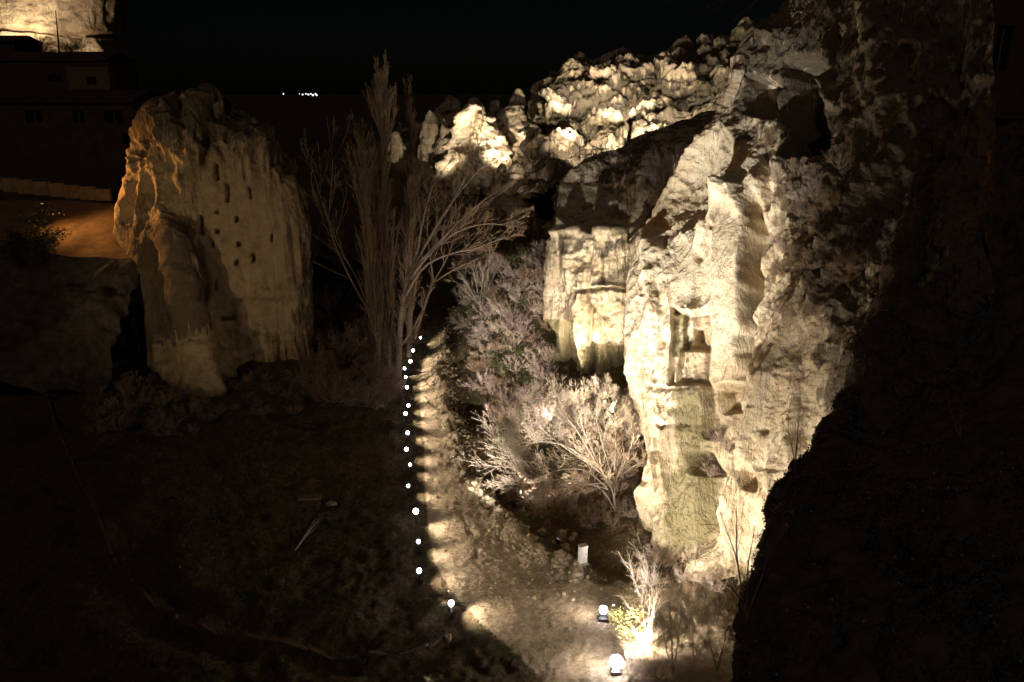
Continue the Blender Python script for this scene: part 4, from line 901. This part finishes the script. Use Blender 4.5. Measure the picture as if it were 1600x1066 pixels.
# far slopes
for px, py, Yd, t, pw, lb in [(968,172,101,(985,120,116),6500,'far floodlight with a visible white glare on the boulder slope'),(890,214,97,(890,175,108),3000,'far floodlight on the lower ledge of the boulder slope'),
    (880,160,103,(880,120,116),2600,'far floodlight on the upper ledge of the boulder slope'),(1010,215,93,(1040,140,110),9000,'far floodlight behind the dark table top'),(930,250,90,(920,190,104),7000,'far floodlight low at the foot of the boulder slope'),
    (1100,190,90,(1110,120,104),5000,'far floodlight below the dim end of the boulder slope'),(738,256,127,(748,190,140),10000,'far floodlight seen as a white dot under the grooved dome'),(790,268,130,(802,180,150),16000,'far floodlight under the pale slanting pinnacle'),
    (690,270,130,(684,215,148),4500,'far floodlight among the thin rock spires'),(806,306,115,(806,270,120),1500,'far floodlight at the little ravine pinnacle')]:
    if px < 850:
        b_ = at(px, py, Yd); gz_ = float(height(np.array([b_[0]]), np.array([b_[1]]))[0]); flood(0, 0, at(*t), pw * P * 1.4, 95, lb, loc=(b_[0], b_[1], min(gz_, b_[2])), z=max(.5, b_[2] - gz_), sc=.9)
    else: flood(px, py, at(*t), pw * P * 1.35, 95, lb, Yd=Yd, sc=.9)
flood(12, 88, at(22, 15, 132), 9000, 90, 'floodlight at the bluff foot aimed at its left edge', Yd=124, col=(1, .80, .52))
flood(75, 92, at(80, 20, 133), 7000, 120, 'floodlight at the bluff foot aimed at its middle', Yd=119, col=(1, .74, .48))
# town glow and sodium street lamp on the upper road; unseen lamp post added on the left bank to light the outcrop
def street_lamp(loc, tgt, pw, col, size, label, hgt=6.0):
    root = empty('street_lamp', loc); tag(root, label, 'street lamp')
    obj('pole', MB().bar((0, 0, -.3), (0, 0, hgt), .07, 8, .045).mesh('pole'), M_metal, root); obj('arm', MB().bar((0, 0, hgt), (.8, 0, hgt + .2), .03, 6).mesh('arm'), M_metal, root)
    obj('lamp_head', MB().box((1.0, 0, hgt + .2), (.5, .22, .12)).mesh('lamp_head'), M_metal, root); p = np.array(loc) + [1.0, 0, hgt + .05]; spot('street_lamp_beam', p, tgt, pw, size, 1.0, col=col, rad=.12)
sl_ = at(-30, 330, 66); street_lamp((sl_[0], sl_[1], 8.0), at(235, 275, 66), 13000, (1, .45, .12), 100, 'orange street lamp beside the upper road, out to the left', 9)
street_lamp((-34, 22, 3), at(395, 325, 67), 11300, (1, .76, .46), 44, 'unseen lamp post added on the near left bank to light the left outcrop', 9)

# ------------------------------------------------------------------ buildings, walls, road on the left bank
def wallbox(name, a, b_, z0, z1, th, mat, parent, loc):
    a, b_ = np.array(a, float), np.array(b_, float); c_ = (a + b_) / 2 - np.array(loc[:2]); L = np.linalg.norm(b_ - a); rz = math.atan2(b_[1] - a[1], b_[0] - a[0])
    return obj(name, MB().box((c_[0], c_[1], (z0 + z1) / 2 - loc[2]), (L, th, z1 - z0), rz).mesh(name), mat, parent)
def building(pl, pr, Yd, ybot, ytop, depth, label, wins, wm, roof_over=.4, storeys=None, name='stone_house'):
    A = at(pl, ybot, Yd); B = at(pr, ybot, Yd); T = at(pl, ytop, Yd); base = np.array([(A[0] + B[0]) / 2, Yd + depth / 2, A[2]]); w = B[0] - A[0]; h = T[2] - A[2]
    root = empty(name, base); tag(root, label, 'building')
    # front wall with real openings: built from piers and spandrels
    rects = [((at(x0, y, Yd)[0] - base[0]), (at(x1, y, Yd)[0] - base[0]), at(x0, y1, Yd)[2] - base[2], at(x0, y, Yd)[2] - base[2]) for x0, x1, y, y1 in wins]
    m = MB(); xs = sorted({-w / 2, w / 2} | {r[0] for r in rects} | {r[1] for r in rects}); zs = sorted({0, h} | {r[2] for r in rects} | {r[3] for r in rects})
    for i in range(len(xs) - 1):
        for j in range(len(zs) - 1):
            cx, cz = (xs[i] + xs[i + 1]) / 2, (zs[j] + zs[j + 1]) / 2
            if any(r[0] < cx < r[1] and r[2] < cz < r[3] for r in rects): continue
            m.box((cx, -depth / 2 + .15, cz), (xs[i + 1] - xs[i], .3, zs[j + 1] - zs[j]))
    for sx in (-1, 1): m.box((sx * (w / 2 - .15), .15, h / 2), (.3, depth - .3, h))
    m.box((0, depth / 2 - .15, h / 2), (w - .6, .3, h)); obj('wall', m.mesh('wall'), wm, root)
    for r in rects:
        f = obj('window', MB().box(((r[0] + r[1]) / 2, -depth / 2 + .22, (r[2] + r[3]) / 2), (r[1] - r[0], .03, r[3] - r[2])).mesh('window'), M_window, root)
        obj('frame', MB().box(((r[0] + r[1]) / 2, -depth / 2 + .18, (r[2] + r[3]) / 2), (.06, .05, r[3] - r[2])).box(((r[0] + r[1]) / 2, -depth / 2 + .18, r[3] - .03), (r[1] - r[0], .05, .06)).mesh('frame'), M_wood, f)
    rf = MB(); o_ = roof_over; rf.add([[-w/2-o_, -depth/2-o_, h+.02],[w/2+o_, -depth/2-o_, h+.02],[w/2+o_, 0, h+depth*.12],[-w/2-o_, 0, h+depth*.12],[w/2+o_, depth/2+o_, h+.02],[-w/2-o_, depth/2+o_, h+.02],
        [-w/2-o_, -depth/2-o_, h+.25],[w/2+o_, -depth/2-o_, h+.25],[w/2+o_, 0, h+depth*.12+.25],[-w/2-o_, 0, h+depth*.12+.25],[w/2+o_, depth/2+o_, h+.25],[-w/2-o_, depth/2+o_, h+.25]],
        [[0,3,2,1],[3,5,4,2],[6,7,8,9],[9,8,10,11],[0,1,7,6],[5,11,10,4],[1,2,8,7],[2,4,10,8],[0,6,9,3],[3,9,11,5]]); obj('roof', rf.mesh('roof'), M_roof, root)
    return root
building(-90, 222, 84, 285, 160, 8, 'long dark stone house with three small windows above the upper road', [(38,64,172,192),(112,130,172,192),(162,190,172,192),(190,212,208,226)], M_render)
building(-90, 172, 95, 165, 96, 8, 'dark flat house rising behind the long house under the bluff', [(75,95,118,128)], M_render, .2)
building(112, 176, 93, 160, 104, 1.6, 'small paler block projecting from the dark upper house', [(134,150,120,132)], M_render_pale, .05, name='roof_block')
building(-40, 28, 108, 100, 66, 6, 'tiny gabled roof silhouetted against the lit bluff', [], M_render, .3)
building(1492, 1700, 44, 175, -40, 6, 'dim brown building wall at the top right corner', [(1560,1585,40,110)], M_render, .2)
building(1506, 1720, 41, 345, 186, 5, 'low brown wall block under the top right building', [(1540,1560,235,262),(1575,1600,235,262)], M_render_pale, .5, name='lower_wall_block')
# parapet of stone blocks on the upper road
root = empty('stone_parapet', at(95, 300, 74)); tag(root, 'low parapet of rough stone blocks along the upper road, lit orange', 'parapet'); b0 = np.array(root.location)
for k in range(9):
    p = at(-30 + k * 24, 284 + k * 2.6, 74); d = MB().box((0, 0, 0), (1.34, .45, 1.15 + random.uniform(-.1, .1)), random.uniform(-.05, .05)); me = d.mesh('stone_block'); obj('stone_block', me, M_rock_warm, root, tuple(p - b0))
# orange-lit road strip
rp = [at(-60,330,70), at(190,318,72), at(195,402,60), at(40,402,58)]
rp = [at(*p) for p in [(-60,318,72),(60,312,72.5),(225,322,73),(-60,400,62),(60,398,62),(225,406,64)]]
Rg = crom(crom(np.array([[rp[3], rp[4], rp[5]], [rp[0], rp[1], rp[2]]]), 40, 0), 70, 1); Rg[..., 2] += .12 * fbm(Rg * .4, 3, 5)
obj('upper_road', mesh_from('upper_road', Rg, gridfaces(40, 70)), M_road); tag(bpy.data.objects['upper_road'], 'dusty upper road glowing orange', kind='structure')
lo = Rg[0].copy(); tt = np.linspace(0, 1, 40)[:, None, None]; bk = lo[None] - tt * np.array([0, 9, 7.5]); bk = bk + (np.array([0, -.6, .8]) * (fbm(bk * .35, 4, 71) * 1.1 + .3 * fbm(bk * 1.5, 3, 72))[..., None]) * np.minimum(tt * 6, 1); obj('road_embankment', mesh_from('road_embankment', bk, gridfaces(40, 70)), M_hill); tag(bpy.data.objects['road_embankment'], 'dark bank under the upper road', kind='structure')
# retaining wall lower left
a, b_ = hit(50, 522), hit(182, 448); root = empty('retaining_wall', a); tag(root, 'slanting retaining wall of pale stone at the far left', 'wall'); nb = 12
for k in range(nb):
    t0, t1 = k / nb, (k + 1) / nb; p = a * (1 - (t0 + t1) / 2) + b_ * (t0 + t1) / 2; L = np.linalg.norm((b_ - a)[:2]) / nb
    obj('stone_block', MB().box((0, 0, .9), (L * .97, .5, 2.4 + .1 * math.sin(k * 3)), math.atan2((b_ - a)[1], (b_ - a)[0])).mesh('stone_block'), M_stone, root, tuple(p - a))
# dark bush before the orange road
for k, (px, py) in enumerate([(60,392),(75,380),(50,400),(35,385),(20,395),(66,350)]): evergreen(at(px, py, 61), 1.5, 'black leafy shrub silhouetted before the orange road', 'shrubs before the orange road')
# pole on the rooftops
q = at(92, 82, 112); root = empty('mast', q); tag(root, 'thin leaning mast silhouetted against the lit bluff', 'mast'); t = at(87, 16, 112); obj('pole', MB().bar((0, 0, -1), tuple(t - q), .12, 6, .05).mesh('pole'), M_metal, root)
for k, px in enumerate([50, 60, 68, 105, 112, 122]):
    shrub(at(px, 84, 113), random.uniform(1.5, 2.8), 'b', 'small bare bush silhouetted at the foot of the bluff', 'bushes at the bluff foot')
# lit post at the right, railing on the table top
q = at(1331, 238, 36); root = empty('wooden_post', q); tag(root, 'pale leaning post on the crest right of the upper cliff', 'post'); t = at(1336, 190, 36); obj('pole', MB().bar((0, 0, -.6), tuple(t - q), .05, 6, .045).mesh('pole'), M_wood, root)
root = empty('railing', at(925, 250, 80)); tag(root, 'small pale railing on the rim of the dark table top', 'railing'); b0 = np.array(root.location)
pts = [at(905 + k * 9, 249 - k * .5, 80) - b0 for k in range(6)]
for p in pts: obj('post', MB().bar((0, 0, -.4), (0, 0, .9), .05, 5).mesh('post'), M_white, root, tuple(p))
obj('rail', MB().bar(tuple(pts[0] + [0, 0, .85]), tuple(pts[-1] + [0, 0, .85]), .045, 5).bar(tuple(pts[0] + [0, 0, .4]), tuple(pts[-1] + [0, 0, .4]), .035, 5).mesh('rail'), M_white, root)

# ------------------------------------------------------------------ far town lamps on the horizon
tl = None
V, Q = uvsphere((0, 0, 0), 1.0, 8, 6); tl = mesh_from('far_lamp', V, Q); tl.materials.append(M_town)
for px, py, s in [(443,147,.7),(473,148,.8),(478,147,.7),(482,148,.9),(486,147,.7),(489,149,1.0),(493,147,.8),(495,149,.8),(468,147,.4)]:
    lone = px == 443
    o = obj('far_lamp', tl, None, None, tuple(at(px, py, 900))); o.scale = (s, s, s)
    tag(o, 'single far town lamp apart from the cluster on the horizon' if lone else 'tiny white town lamp in the cluster on the horizon', 'distant lamp', None if lone else 'clustered town lamps on the horizon')
